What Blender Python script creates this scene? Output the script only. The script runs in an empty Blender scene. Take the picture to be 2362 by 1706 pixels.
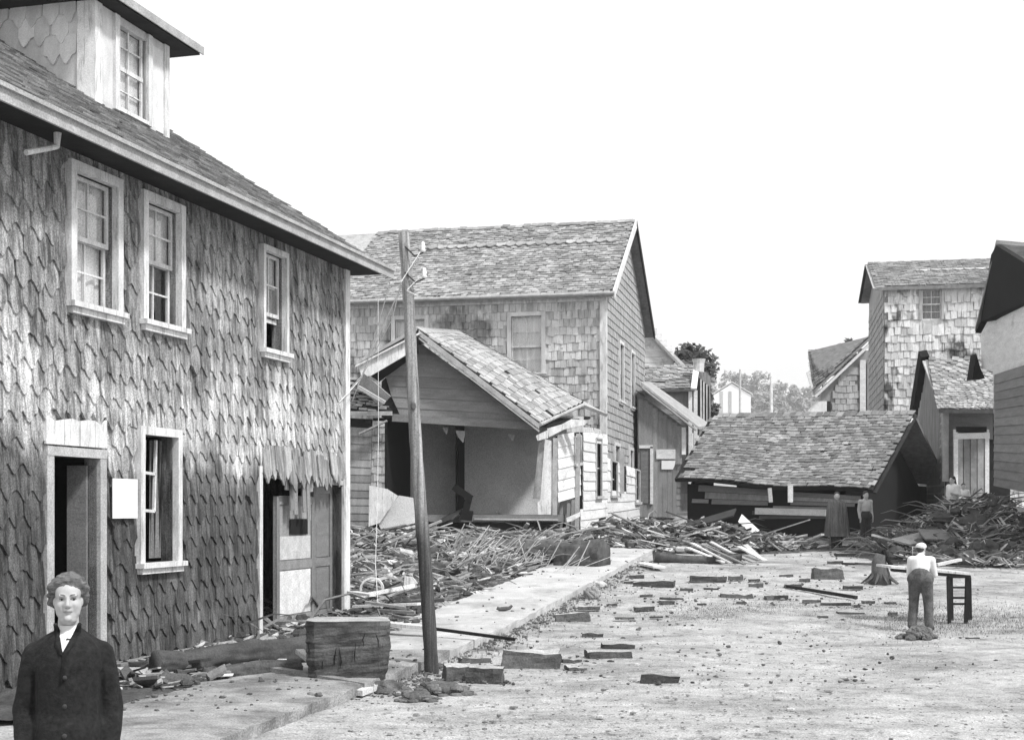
import bpy, bmesh, math, random
import numpy as np
from mathutils import Vector as V, Matrix, noise

R = math.radians
rnd = random.Random(7)
sc = bpy.context.scene
COL = sc.collection

# ------------------------------------------------------------------ camera
F, CX, HY, CZ = 3226.0, 1181.0, 1175.0, 2.0          # focal length / centre / horizon in photo pixels, eye height in m
cam_d = bpy.data.cameras.new('camera')
cam = bpy.data.objects.new('camera', cam_d); COL.objects.link(cam)
cam.location = (0, 0, CZ); cam.rotation_euler = (R(90), 0, 0)
cam_d.sensor_width = 36; cam_d.lens = F*36/2362
cam_d.shift_y = (HY-853)/2362
cam_d.clip_start = .1; cam_d.clip_end = 6000
sc.camera = cam

# ------------------------------------------------------------------ light: bright overcast, soft high sun from the right
SUN_EL, SUN_AZ = R(52), R(128)                       # azimuth clockwise from the street's far end (+Y)
w = bpy.data.worlds.new('World'); sc.world = w; w.use_nodes = True
nt = w.node_tree; nt.nodes.clear()
sky = nt.nodes.new('ShaderNodeTexSky'); sky.sky_type = 'NISHITA'; sky.sun_disc = False
sky.sun_elevation = SUN_EL; sky.sun_rotation = SUN_AZ
sky.air_density = 1; sky.dust_density = 3; sky.ozone_density = 1
hsv = nt.nodes.new('ShaderNodeHueSaturation'); hsv.inputs['Saturation'].default_value = 0
mx = nt.nodes.new('ShaderNodeMix'); mx.data_type = 'RGBA'; mx.inputs[0].default_value = .8
mx.inputs[7].default_value = (11.8, 11.8, 11.8, 1)     # the even cloud deck
bg = nt.nodes.new('ShaderNodeBackground'); bg.inputs['Strength'].default_value = .1
wo = nt.nodes.new('ShaderNodeOutputWorld')
L = nt.links.new
L(sky.outputs[0], hsv.inputs['Color']); L(hsv.outputs[0], mx.inputs[6]); L(mx.outputs[2], bg.inputs[0]); L(bg.outputs[0], wo.inputs[0])
sd = bpy.data.lights.new('sun', 'SUN'); sd.energy = 3.6; sd.angle = R(7); sd.color = (1, 1, 1)
sun = bpy.data.objects.new('sun', sd); COL.objects.link(sun)
sv = V((math.sin(SUN_AZ)*math.cos(SUN_EL), math.cos(SUN_AZ)*math.cos(SUN_EL), math.sin(SUN_EL)))
sun.rotation_euler = sv.to_track_quat('Z', 'Y').to_euler(); sun.location = (20, -10, 40)
sc.view_settings.view_transform = 'Standard'; sc.view_settings.look = 'None'
sc.view_settings.exposure = .12; sc.view_settings.gamma = 1; sc.view_settings.use_curve_mapping = False
sc.render.engine = 'CYCLES'
sc.cycles.max_bounces = 6; sc.cycles.diffuse_bounces = 3; sc.cycles.glossy_bounces = 2; sc.cycles.transparent_max_bounces = 8
sc.cycles.volume_bounces = 0; sc.cycles.use_denoising = True; sc.cycles.caustics_reflective = False

# ------------------------------------------------------------------ helpers: place
def P(u, v, Y): return V(((u-CX)/F*Y, Y, CZ-(v-HY)/F*Y))
def ss(a, b, x):
    t = min(1, max(0, (x-a)/(b-a))); return t*t*(3-2*t)
def base_z(x, y):                                      # the street climbs away from the camera, then the far hill
    d = y-20
    z = .0428*(d if d > 20 else 2.2*math.log(1+math.exp(d/2.2)))
    if y > 90: z += 24*min(1.6, ((y-90)/710))**2
    return z
def kerb_x(y): return .133+.2333*(y-22.5)
def mound(x, y):                                       # heaps of wreckage and mud on the street
    h = 0
    e = kerb_x(y)-1.62+.22*math.sin(y*1.9)+.12*math.sin(y*5.3+1)-x                                # left of the pavement, in front of the wrecked house
    e += .75*(1-ss(15.8, 18.4, y))
    if y > 12: h += (.16+.26*ss(24, 37, y))*ss(0, 1.7, e)*(1-ss(47, 52, y))*ss(12.2, 14.5, y)
    def bump(cx, cy, rx, ry, hh):
        q = ((x-cx)/rx)**2+((y-cy)/ry)**2
        return hh*math.exp(-q*1.6)
    h += bump(5.4, 40.9, 2.6, 1.9, .6)+bump(4.2, 43.5, 2.2, 1.8, .5)+bump(12.2, 37.5, 1.9, 2.6, 1.15)+bump(13.8, 40.5, 2.6, 3.2, 1.15)
    h += bump(9.0, 42.2, 2.2, .7, .16)
    if h > .02: h *= 1+.35*noise.noise(V((x*1.3, y*1.3, 3)))+.25*noise.noise(V((x*3.7, y*3.7, 9)))
    return max(0, h)
def gz(x, y): return base_z(x, y)
def top(x, y):
    z = base_z(x, y)
    m = mound(x, y)
    k = kerb_x(y)
    if k-1.8 < x < k and 4 < y < 43: m = max(m, .13)
    return z+m
def G(u, v):                                           # point of the ground seen at a pixel
    lo, hi = 4.0, 200.0
    for _ in range(50):
        m = (lo+hi)/2; p = P(u, v, m)
        if p.z > top(p.x, p.y): lo = m
        else: hi = m
    p = P(u, v, lo); p.z = top(p.x, p.y); return p

# ------------------------------------------------------------------ helpers: materials (all neutral: the photo is black and white)
def mat(name, base, piece=0.0, sc_=(3, 3, 3), amp=.25, rough=.85, bump=.25, patch=None, streak=None, spec=.25, fine=.36, low=None, band=None):
    m = bpy.data.materials.new(name); m.use_nodes = True
    n = m.node_tree; N = n.nodes.new; K = n.links.new
    b = n.nodes['Principled BSDF']; b.inputs['Roughness'].default_value = rough
    b.inputs['Specular IOR Level'].default_value = spec
    geo = N('ShaderNodeNewGeometry'); pos = geo.outputs['Position']
    def noise_(scale, detail=5, ro=.6):
        mp = N('ShaderNodeMapping'); mp.inputs['Scale'].default_value = scale; K(pos, mp.inputs['Vector'])
        t = N('ShaderNodeTexNoise'); t.inputs['Scale'].default_value = 1; t.inputs['Detail'].default_value = detail; t.inputs['Roughness'].default_value = ro
        K(mp.outputs[0], t.inputs['Vector']); return t.outputs['Fac']
    def math_(op, a, c, clamp=False):
        t = N('ShaderNodeMath'); t.operation = op; t.use_clamp = clamp
        for i, x in enumerate((a, c)):
            if isinstance(x, (int, float)): t.inputs[i].default_value = x
            else: K(x, t.inputs[i])
        return t.outputs[0]
    def rng(x, a, c, d, e):
        t = N('ShaderNodeMapRange'); t.inputs[1].default_value = a; t.inputs[2].default_value = c
        t.inputs[3].default_value = d; t.inputs[4].default_value = e; K(x, t.inputs[0]); return t.outputs[0]
    f1 = noise_(sc_)
    val = math_('MULTIPLY', rng(f1, .25, .75, 1-amp, 1+amp), base)
    if fine: val = math_('MULTIPLY', val, rng(noise_((55, 55, 55), 2), .25, .75, 1-fine, 1+fine))
    if piece:
        oi = N('ShaderNodeObjectInfo')
        r = math_('FRACT', math_('ADD', oi.outputs['Random'], geo.outputs['Random Per Island']), 0)
        val = math_('MULTIPLY', val, rng(r, 0, 1, 1-piece, 1+piece))
    if patch:                                           # worn or wet patches: (scale, threshold, softness, factor)
        s, t0, sf, k = patch
        val = math_('MULTIPLY', val, rng(noise_(s, 4, .65), t0-sf, t0+sf, 1, k))
    if streak:
        s, t0, sf, k = streak
        val = math_('MULTIPLY', val, rng(noise_(s, 3, .7), t0-sf, t0+sf, 1, k))
    if low:                                             # tide mark of the flood: (height, ragged, factor)
        sep = N('ShaderNodeSeparateXYZ'); K(pos, sep.inputs[0])
        hz = math_('ADD', sep.outputs['Z'], rng(noise_((1.1, 1.1, .5), 4), .2, .8, -low[1], low[1]))
        val = math_('MULTIPLY', val, rng(hz, low[0]-.25, low[0]+.25, low[2], 1))
    if band:                                            # rain-bleached belt of the wall: (from, to, factor)
        sep = N('ShaderNodeSeparateXYZ'); K(pos, sep.inputs[0])
        hz = math_('ADD', sep.outputs['Z'], rng(noise_((1.6, 1.6, .8), 4), .2, .8, -.8, .8))
        up_ = rng(hz, band[0]-.1, band[0]+.15, 0, 1); dn_ = rng(hz, band[1]-.3, band[1]+.3, 1, 0)
        for nd in (up_.node, dn_.node): nd.clamp = True
        val = math_('MULTIPLY', val, rng(math_('MULTIPLY', up_, dn_), 0, 1, 1, band[2]))
    val = math_('MINIMUM', val, .92)
    K(val, b.inputs['Base Color'])
    if bump:
        bp = N('ShaderNodeBump'); bp.inputs['Strength'].default_value = bump; bp.inputs['Distance'].default_value = .03
        K(f1, bp.inputs['Height']); K(bp.outputs[0], b.inputs['Normal'])
    return m
M = {}
M['dark_shingle'] = mat('weathered_dark_shingle', .255, .18, (8, 8, 1.5), .6, .85, .3, fine=.6, patch=((1.8, 1.8, .9), .57, .1, 1.65), streak=((13, 13, 1.6), .53, .09, .36), low=(2.5, .9, .38), band=(2.5, 3.7, 1.7))
M['pale_paint_shingle'] = mat('pale_painted_shingle', .62, .14, (5, 5, 2), .2, fine=.14)
M['silver_shingle'] = mat('silvered_shingle', .50, .26, (7, 7, 1.6), .26, patch=((.55, .55, .42), .59, .045, .4), streak=((9, 9, .7), .62, .05, .55))
M['patchy_shingle'] = mat('patchy_worn_shingle', .62, .24, (7, 7, 1.6), .26, patch=((.8, .8, .45), .56, .04, .16), streak=((6, 6, .5), .6, .05, .45))
M['gable_shingle'] = mat('gable_shingle', .36, .16, (7, 7, 1.6), .2)
M['roof_shingle'] = mat('grey_roof_shingle', .29, .38, (7, 7, 7), .3, patch=((.6, .6, .6), .6, .1, .7))
M['left_roof'] = mat('left_roof_shingle', .24, .42, (2, 2, 8), .35)
M['wreck_roof'] = mat('wreck_roof_shingle', .33, .32, (6, 6, 6), .22)
M['barn_roof'] = mat('barn_roof_shingle', .2, .42, (6, 6, 6), .3, patch=((.6, .6, .9), .62, .08, 1.5))
M['white_paint'] = mat('old_white_paint', .68, .08, (6, 6, 2.5), .26, .65, .2, fine=.2, streak=((18, 18, 2), .60, .06, .6))
M['trim_grey'] = mat('grey_trim_board', .42, .12, (4, 4, 4), .25, .75, .2)
M['clap_white'] = mat('white_clapboard', .70, .12, (2.5, 2.5, 9), .16, .7, .15, patch=((1.1, 1.1, 1.1), .64, .06, .5))
M['clap_grey'] = mat('grey_clapboard', .19, .14, (2, 2, 9), .2, .8, .2)
M['clap_dark'] = mat('dark_clapboard', .06, .3, (2, 2, 8), .3, .8, .2)
M['board_grey'] = mat('bare_grey_board', .24, .3, (6, 6, 1.2), .3, .85, .3)
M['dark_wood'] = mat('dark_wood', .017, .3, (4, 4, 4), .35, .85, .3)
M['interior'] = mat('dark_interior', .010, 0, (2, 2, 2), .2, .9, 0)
M['plaster'] = mat('grey_plaster', .66, 0, (1.5, 1.5, 1.5), .12, .9, .1)
M['paper'] = mat('white_paper', .84, 0, (6, 6, 6), .04, .8, .05, fine=.03)
M['curtain'] = mat('pale_curtain', .74, 0, (14, 14, 1), .12, .9, .1)
M['drape'] = mat('grey_curtain', .2, 0, (14, 14, 1), .35, .9, .1)
M['concrete'] = mat('pavement_concrete', .47, 0, (1.6, 1.6, 1.6), .22, .85, .25, fine=.3, patch=((.9, .5, .9), .60, .08, .62), streak=((4, 4, 4), .66, .05, .7))
M['dirty_concrete'] = mat('muddy_pavement', .3, 0, (2.5, 2.5, 2.5), .4, .9, .4, fine=.5, patch=((1.3, 1.3, 1.3), .55, .1, .5))
M['soil'] = mat('street_gravel', .38, 0, (2.2, 2.2, 2.2), .32, .95, .8, fine=.6, patch=((.45, .8, 1), .56, .1, .58), streak=((7, 8, 7), .6, .06, .55))
M['mud'] = mat('dark_mud', .07, 0, (4, 4, 4), .6, .95, .8, fine=.4)
M['splinter'] = mat('splintered_wood', .3, .95, (5, 5, 5), .3, .9, .1)
M['plank_pale'] = mat('pale_split_plank', .58, .18, (6, 6, 6), .2, .8, .2)
M['torn'] = mat('torn_bleached_shingle', .36, .3, (9, 9, 2), .4, .85, .3, streak=((14, 14, 1.2), .55, .08, .5))
M['plank_grey'] = mat('weathered_plank', .27, .3, (6, 6, 6), .3, .85, .25)
M['pebble'] = mat('small_pebbles', .3, .6, (5, 5, 5), .3, .95, .1)
M['bark'] = mat('dark_log', .10, .2, (6, 6, 6), .5, .9, .6)
M['log_top'] = mat('log_with_worn_bark', .085, .2, (3, 3, 3), .5, .9, .6)
M['pole'] = mat('weathered_pole_wood', .27, 0, (26, 26, .8), .75, .85, .4, low=(1.75, .25, .25))
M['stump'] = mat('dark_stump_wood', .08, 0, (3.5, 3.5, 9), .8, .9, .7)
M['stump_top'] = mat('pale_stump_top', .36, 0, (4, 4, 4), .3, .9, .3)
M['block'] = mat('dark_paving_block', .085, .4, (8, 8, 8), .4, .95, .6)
M['block_top'] = mat('lit_block_top', .34, .25, (8, 8, 8), .3, .95, .4)  # tops paler than the sides: light from above put into the colour
M['stone'] = mat('dark_stone', .12, .3, (5, 5, 5), .5, .95, .7)
M['porcelain'] = mat('white_porcelain', .86, 0, (3, 3, 3), .03, .3, 0, spec=.5, fine=0)
M['wire'] = mat('pale_wire', .75, 0, (3, 3, 3), .05, .6, 0)
M['iron'] = mat('dark_iron', .05, 0, (8, 8, 8), .3, .6, .1)
M['skin'] = mat('skin', .43, 0, (8, 8, 8), .05, .55, 0, spec=.35, fine=.03)
M['lip'] = mat('lips', .22, 0, (8, 8, 8), .05, .5, 0, fine=0)
M['brow'] = mat('brow_hair', .13, 0, (30, 30, 30), .2, .8, 0, fine=0)
M['brow_grey'] = mat('grey_eyebrow', .17, 0, (30, 30, 30), .2, .8, 0, fine=0)
M['eye_white'] = mat('eye_white', .55, 0, (3, 3, 3), .02, .3, 0, spec=.5, fine=0)
M['iris'] = mat('dark_iris', .03, 0, (3, 3, 3), .02, .2, 0, spec=.5, fine=0)
M['hair_grey'] = mat('grey_wavy_hair', .12, 0, (16, 16, 60), .5, .6, .6)
M['hair_dark'] = mat('dark_hair', .04, 0, (20, 20, 60), .3, .6, .3)
M['coat'] = mat('dark_wool_coat', .016, 0, (30, 30, 30), .5, .95, .4, fine=.3)
M['cloth_white'] = mat('white_cloth', .72, 0, (5, 5, 5), .12, .85, .1, fine=.08)
M['cloth_grey'] = mat('grey_cloth', .2, 0, (12, 12, 12), .25, .9, .2)
M['cloth_mid'] = mat('mid_grey_trousers', .1, 0, (12, 12, 12), .4, .9, .3)
M['cloth_dark'] = mat('dark_cloth', .05, 0, (12, 12, 12), .3, .9, .2)
M['poncho'] = mat('striped_poncho_wool', .12, 0, (16, 16, .4), .65, .95, .3)
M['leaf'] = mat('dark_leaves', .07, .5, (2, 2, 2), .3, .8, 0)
M['leaf_far'] = mat('haze_paled_leaves', .26, .3, (.1, .1, .1), .2, .9, 0)  # leaf colour lightened to carry part of the distance haze
M['weed'] = mat('dry_weeds', .16, .6, (3, 3, 3), .3, .9, 0)
M['trunk'] = mat('tree_bark', .09, 0, (6, 6, 2), .3)
M['far_white'] = mat('far_white_wall', .8, 0, (.2, .2, .2), .05, .9, 0)
def glass():
    m = bpy.data.materials.new('window_glass'); m.use_nodes = True
    n = m.node_tree; n.nodes.clear(); N = n.nodes.new
    t = N('ShaderNodeBsdfTransparent'); t.inputs[0].default_value = (.97, .97, .97, 1)
    g = N('ShaderNodeBsdfGlossy'); g.inputs['Roughness'].default_value = .04
    lw = N('ShaderNodeLayerWeight'); lw.inputs['Blend'].default_value = .5
    pw = N('ShaderNodeMath'); pw.operation = 'POWER'; pw.inputs[1].default_value = 4; n.links.new(lw.outputs['Facing'], pw.inputs[0])
    fr = N('ShaderNodeMath'); fr.operation = 'MULTIPLY_ADD'; fr.inputs[1].default_value = .9; fr.inputs[2].default_value = .05; n.links.new(pw.outputs[0], fr.inputs[0])
    x = N('ShaderNodeMixShader'); o = N('ShaderNodeOutputMaterial')
    n.links.new(fr.outputs[0], x.inputs[0]); n.links.new(t.outputs[0], x.inputs[1]); n.links.new(g.outputs[0], x.inputs[2]); n.links.new(x.outputs[0], o.inputs[0])
    return m
M['glass'] = glass()

# ------------------------------------------------------------------ helpers: objects
def tag(o, label=None, cat=None, group=None, kind=None):
    if label: o['label'] = label
    if cat: o['category'] = cat
    if group: o['group'] = group
    if kind: o['kind'] = kind
    return o
def thing(name, label, cat, loc=(0, 0, 0), group=None):
    o = bpy.data.objects.new(name, None); COL.objects.link(o); o.location = loc; o.empty_display_size = .2
    return tag(o, label, cat, group)
def adopt(o, par):
    o.parent = par
    if par is not None and par.type == 'EMPTY': o.matrix_parent_inverse = Matrix.Translation(-V(par.location))
    return o
class MB:
    def __init__(s): s.v = []; s.f = []; s.m = []
    def add(s, vs, fs, mi=0):
        n = len(s.v); s.v += [tuple(x) for x in vs]; s.f += [tuple(i+n for i in f) for f in fs]; s.m += [mi]*len(fs); return s
    def hexa(s, p, mi=0):                                # 8 points: bottom 4 ccw, top 4 ccw
        return s.add(p, [(3, 2, 1, 0), (4, 5, 6, 7), (0, 1, 5, 4), (1, 2, 6, 5), (2, 3, 7, 6), (3, 0, 4, 7)], mi)
    def box(s, c, sz, Mx=None, mi=0):
        x, y, z = (k/2 for k in sz)
        ps = [V(q) for q in ((-x, -y, -z), (x, -y, -z), (x, y, -z), (-x, y, -z), (-x, -y, z), (x, -y, z), (x, y, z), (-x, y, z))]
        if Mx is not None: ps = [Mx @ q for q in ps]
        return s.hexa([V(c)+q for q in ps], mi)
    def bar(s, p, q, wd, th, up=(0, 0, 1), mi=0):
        p, q = V(p), V(q); a = (q-p).normalized(); b = V(up).cross(a)
        if b.length < 1e-4: b = V((1, 0, 0)).cross(a)
        b.normalize(); c = a.cross(b); b *= wd/2; c *= th/2
        return s.hexa([p-b-c, p+b-c, q+b-c, q-b-c, p-b+c, p+b+c, q+b+c, q-b+c], mi)
    def prism(s, pts, off, mi=0):
        n = len(pts); off = V(off); pts = [V(p) for p in pts]
        vs = pts+[p+off for p in pts]
        return s.add(vs, [tuple(range(n-1, -1, -1)), tuple(range(n, 2*n))]+[(i, (i+1) % n, (i+1) % n+n, i+n) for i in range(n)], mi)
    def tube(s, path, radii, n=10, mi=0, cap=True):
        path = [V(p) for p in path]; vs = []; fs = []
        if isinstance(radii, (int, float)): radii = [radii]*len(path)
        ref = None
        for i, p in enumerate(path):
            a = (path[min(i+1, len(path)-1)]-path[max(i-1, 0)]).normalized()
            if ref is None:
                ref = a.orthogonal().normalized()
            ref = (ref-a*ref.dot(a)).normalized(); b = a.cross(ref)
            for k in range(n):
                t = 2*math.pi*k/n; vs.append(p+(ref*math.cos(t)+b*math.sin(t))*radii[i])
        for i in range(len(path)-1):
            for k in range(n): fs.append((i*n+k, i*n+(k+1) % n, (i+1)*n+(k+1) % n, (i+1)*n+k))
        if cap: fs += [tuple(range(n-1, -1, -1)), tuple(range((len(path)-1)*n, len(path)*n))]
        return s.add(vs, fs, mi)
    def ball(s, c, r, Mx=None, nu=10, nv=7, mi=0):
        c = V(c); r = (r, r, r) if isinstance(r, (int, float)) else r; vs = []; fs = []
        for j in range(nv+1):
            ph = math.pi*j/nv
            for i in range(nu):
                th = 2*math.pi*i/nu
                q = V((r[0]*math.sin(ph)*math.cos(th), r[1]*math.sin(ph)*math.sin(th), r[2]*math.cos(ph)))
                vs.append(c+(Mx @ q if Mx is not None else q))
        for j in range(nv):
            for i in range(nu): fs.append((j*nu+i, (j+1)*nu+i, (j+1)*nu+(i+1) % nu, j*nu+(i+1) % nu))
        return s.add(vs, fs, mi)
    def caps(s, p, q, r0, r1, n=10):
        p, q = V(p), V(q); a = (q-p).normalized()
        path = [p-a*r0*c for c in (.98, .7, .35)]+[p, q]+[q+a*r1*c for c in (.35, .7, .98)]
        rr = [r0*math.sqrt(max(.01, 1-c*c)) for c in (.98, .7, .35)]+[r0, r1]+[r1*math.sqrt(max(.01, 1-c*c)) for c in (.35, .7, .98)]
        return s.tube(path, rr, n)
    def mesh(s, name, mats, smooth=False):
        me = bpy.data.meshes.new(name); me.from_pydata(s.v, [], s.f)
        for m in (mats if isinstance(mats, (list, tuple)) else [mats]): me.materials.append(m)
        if len(me.materials) > 1: me.polygons.foreach_set('material_index', s.m)
        if smooth: me.polygons.foreach_set('use_smooth', [True]*len(me.polygons))
        me.update(); return me
    def build(s, name, mats, par=None, smooth=False):
        o = bpy.data.objects.new(name, s.mesh(name, mats, smooth)); COL.objects.link(o)
        if par is not None: adopt(o, par)
        return o
def in_frame(p, mg=0):
    if p[1] < 1: return False
    u = CX+p[0]/p[1]*F; v = HY-(p[2]-CZ)/p[1]*F
    return -mg < u < 2362+mg and -mg < v < 1706+mg
def pieces(par, name, meshes, items, limit=300, stuff=None):
    """items: (matrix, mesh index). The nearest ones in view become parts, the rest one joined part."""
    items = list(items)
    keyed = sorted(items, key=lambda it: (not in_frame(it[0].translation), it[0].translation.y))
    own, rest = keyed[:limit], keyed[limit:]
    for Mx, i in own:
        o = bpy.data.objects.new(name, meshes[i]); COL.objects.link(o); adopt(o, par); o.matrix_basis = Mx
    if rest:
        dat = []
        for me in meshes:
            a = np.empty(len(me.vertices)*3, 'f'); me.vertices.foreach_get('co', a)
            dat.append((a.reshape(-1, 3), [tuple(p.vertices) for p in me.polygons]))
        vs = []; fs = []; n = 0
        for Mx, i in rest:
            a, f = dat[i]; m4 = np.array(Mx)
            vs.append(a @ m4[:3, :3].T+m4[:3, 3]); fs += [tuple(k+n for k in q) for q in f]; n += len(a)
        me = bpy.data.meshes.new(name+'s_joined'); me.from_pydata(np.concatenate(vs).tolist(), [], fs)
        me.materials.append(meshes[0].materials[0]); me.update()
        o = bpy.data.objects.new(stuff or name+'_field', me); COL.objects.link(o); adopt(o, par); o['kind'] = 'stuff'

def each(par, name, m, *boxes, S=None):                 # alike boxes of a surface, each a part of its own
    out = []
    for b in boxes:
        mb = MB(); S.box(mb, *b); out.append(mb.build(name, m, par))
    return out
class Surf:                                             # a plane: O + a*x + up*h + n*z
    def __init__(s, O, a, flip=False):
        s.O = V(O); s.a = V(a).normalized(); s.d = V((0, 0, -1)); s.n = s.a.cross(s.d).normalized()*(-1 if flip else 1)
    def pt(s, x, h, z=0): return s.O+s.a*x-s.d*h+s.n*z
    def box(s, mb, x0, x1, h0, h1, z0, z1, mi=0):
        p = [s.pt(x, h, z) for z in (z0, z1) for x, h in ((x0, h0), (x0, h1), (x1, h1), (x1, h0))]
        return mb.hexa(p, mi)
def holed(mb, S, x0, x1, h0, h1, holes, th, mi=0):
    xs = sorted({x0, x1, *[k for q in holes for k in q[:2] if x0 < k < x1]})
    hs = sorted({h0, h1, *[k for q in holes for k in q[2:] if h0 < k < h1]})
    def full(i, j):
        if not (0 <= i < len(xs)-1 and 0 <= j < len(hs)-1): return False
        cx, ch = (xs[i]+xs[i+1])/2, (hs[j]+hs[j+1])/2
        return not any(q[0] < cx < q[1] and q[2] < ch < q[3] for q in holes)
    for i in range(len(xs)-1):
        for j in range(len(hs)-1):
            if not full(i, j): continue
            a, b, c, d = xs[i], xs[i+1], hs[j], hs[j+1]
            f = [S.pt(x, h, 0) for x, h in ((a, c), (b, c), (b, d), (a, d))]; k = [S.pt(x, h, -th) for x, h in ((a, c), (b, c), (b, d), (a, d))]
            mb.add(f+k, [(3, 2, 1, 0), (4, 5, 6, 7)], mi)
            for (di, dj), e in (((0, -1), (0, 1)), ((1, 0), (1, 2)), ((0, 1), (2, 3)), ((-1, 0), (3, 0))):
                if not full(i+di, j+dj): mb.add([f[e[0]], f[e[1]], k[e[1]], k[e[0]]], [(0, 1, 2, 3)], mi)
class QS:                                               # a (bent) four-cornered surface, u left-right, v top-bottom as seen from outside
    def __init__(s, tl, tr, br, bl, bulge=0, bend=None):
        s.c = [V(x) for x in (tl, tr, br, bl)]; s.bulge = bulge; s.bend = bend
        s.n0 = (s.c[3]-s.c[0]).cross(s.c[1]-s.c[0]).normalized()
    def pt(s, u, v, off=0):
        a, b, c, d = s.c
        p = a*(1-u)*(1-v)+b*u*(1-v)+c*u*v+d*(1-u)*v
        if s.bulge: p = p+s.n0*s.bulge*math.sin(math.pi*min(1, max(0, u)))*math.sin(math.pi*min(1, max(0, v)))
        if s.bend: p = p+s.bend(u, v)
        return p+s.n(u, v)*off if off else p
    def n(s, u, v):
        e = .02; a, b, c, d = s.c
        if not s.bulge and not s.bend: return s.n0
        return (s.pt(u, v+e)-s.pt(u, v-e)).cross(s.pt(u+e, v)-s.pt(u-e, v)).normalized()
    def mat(s, u, v, off=0, tilt=0, roll=0):
        e = .02
        d = (s.pt(u, v+e)-s.pt(u, v-e)).normalized(); n = s.n(u, v); a = d.cross(n).normalized()
        n = a.cross(d)
        Mx = Matrix((a, d, n)).transposed().to_4x4(); Mx.translation = s.pt(u, v)+n*off
        return Mx @ Matrix.Rotation(tilt, 4, 'X') @ Matrix.Rotation(roll, 4, 'Z')
    def size(s): return (s.pt(0, .5)-s.pt(1, .5)).length, (s.pt(.5, 0)-s.pt(.5, 1)).length
def shingle_mesh(name, prof, top_, th, m):
    """profile of the lower edge from left to right in (x, y), y down; top edge at -top_"""
    out = [(-prof[-1][0], -top_)] if False else []
    pts = [(prof[0][0], -top_)]+list(prof)+[(prof[-1][0], -top_)]
    return MB().prism([V((x, y, 0)) for x, y in pts], (0, 0, th)).mesh(name, m)
def fish(wd, tooth, L_, th, m, k=0):
    h = wd/2*.995; j = (k-1.5)*.012
    r_ = random.Random(k*7+3); sk = (k-1.5)*.18
    prof = []
    for i in range(9):
        t = -1+i/4; prof.append((h*t, -tooth*.5*(1-math.cos(math.pi*min(1, max(-1, t+sk*(1-t*t)))))*(1 if abs(t) > .9 else r_.uniform(.85, 1.15))))
    return shingle_mesh('shingle', prof, L_, th, m)
def rect(wd, L_, th, m, k=0):
    h = wd/2*(.97-.03*k); s = (.012, -.01, .004, 0)[k % 4]
    return shingle_mesh('shingle', [(-h, s), (h, -s)], L_, th, m)
def shingle_items(S, expo, wd, ok=lambda u, v: True, nvar=4, tilt=.05, jit=.012, off=.004, miss=.01, roll=.02, half=True):
    W_, H_ = S.size(); rows = max(1, round(H_/expo)); cols = max(1, round(W_/wd)); it = []
    for r in range(rows):
        v = (r+1)/rows
        for c in range(cols+1):
            u = (c+(.5 if r % 2 == 0 or not half else 0))/cols
            u += rnd.uniform(-.06, .06)/cols
            if u > 1-.2/cols or u < .2/cols or not ok(u, v) or rnd.random() < miss: continue
            it.append((S.mat(u, v+rnd.uniform(-jit, jit)/H_*1.5, off+rnd.uniform(0, jit), tilt+rnd.uniform(0, jit*2), rnd.gauss(0, roll)), rnd.randrange(nvar)))
    return it
def clap(par, S, expo, m, name='clapboard', lr=lambda v: (0, 1), seg=1, th=.028, miss=0, sag=0, slant=None):
    """overlapping boards, each one a part; lr gives the spans of a row as (u0, u1) or a list of them"""
    W_, H_ = S.size(); rows = max(1, round(H_/expo))
    for r in range(rows):
        v0, v1 = r/rows, (r+1)/rows
        sp = lr((v0+v1)/2)
        if slant:                                        # ends cut along the rake
            (a0, b0), (a1, b1) = slant(v0), slant(v1)
            mb = MB(); vs = [S.pt(u, v, z) for u, v, z in ((a0, v0, .006), (b0, v0, .006), (b1, v1, th), (a1, v1, th), (a0, v0, -.02), (b0, v0, -.02), (b1, v1, -.02), (a1, v1, -.02))]
            if b1-a1 > .01: mb.hexa(vs).build(name, m, par)
            continue
        for u0, u1 in (sp if isinstance(sp, list) else [sp]):
            if u1-u0 < .01 or rnd.random() < miss: continue
            mb = MB(); vs = []; j0 = rnd.uniform(-.004, .004); w_ = rnd.uniform(-.1, .1)/rows
            for i in range(seg+1):
                u = u0+(u1-u0)*i/seg; sg = sag*math.sin(math.pi*u)
                vs += [S.pt(u, v0-.12/rows+sg, .006), S.pt(u, v0-.12/rows+sg, -.012), S.pt(u, v1+sg+w_*.3, -.012+th*.4), S.pt(u, v1+sg+w_*.3, th+j0)]
            fs = [(3, 2, 1, 0), (4*seg, 4*seg+1, 4*seg+2, 4*seg+3)]
            for i in range(seg):
                b = 4*i; fs += [(b+k, b+(k+1) % 4, b+4+(k+1) % 4, b+4+k) for k in range(4)]
            mb.add(vs, fs).build(name, m, par)
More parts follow.
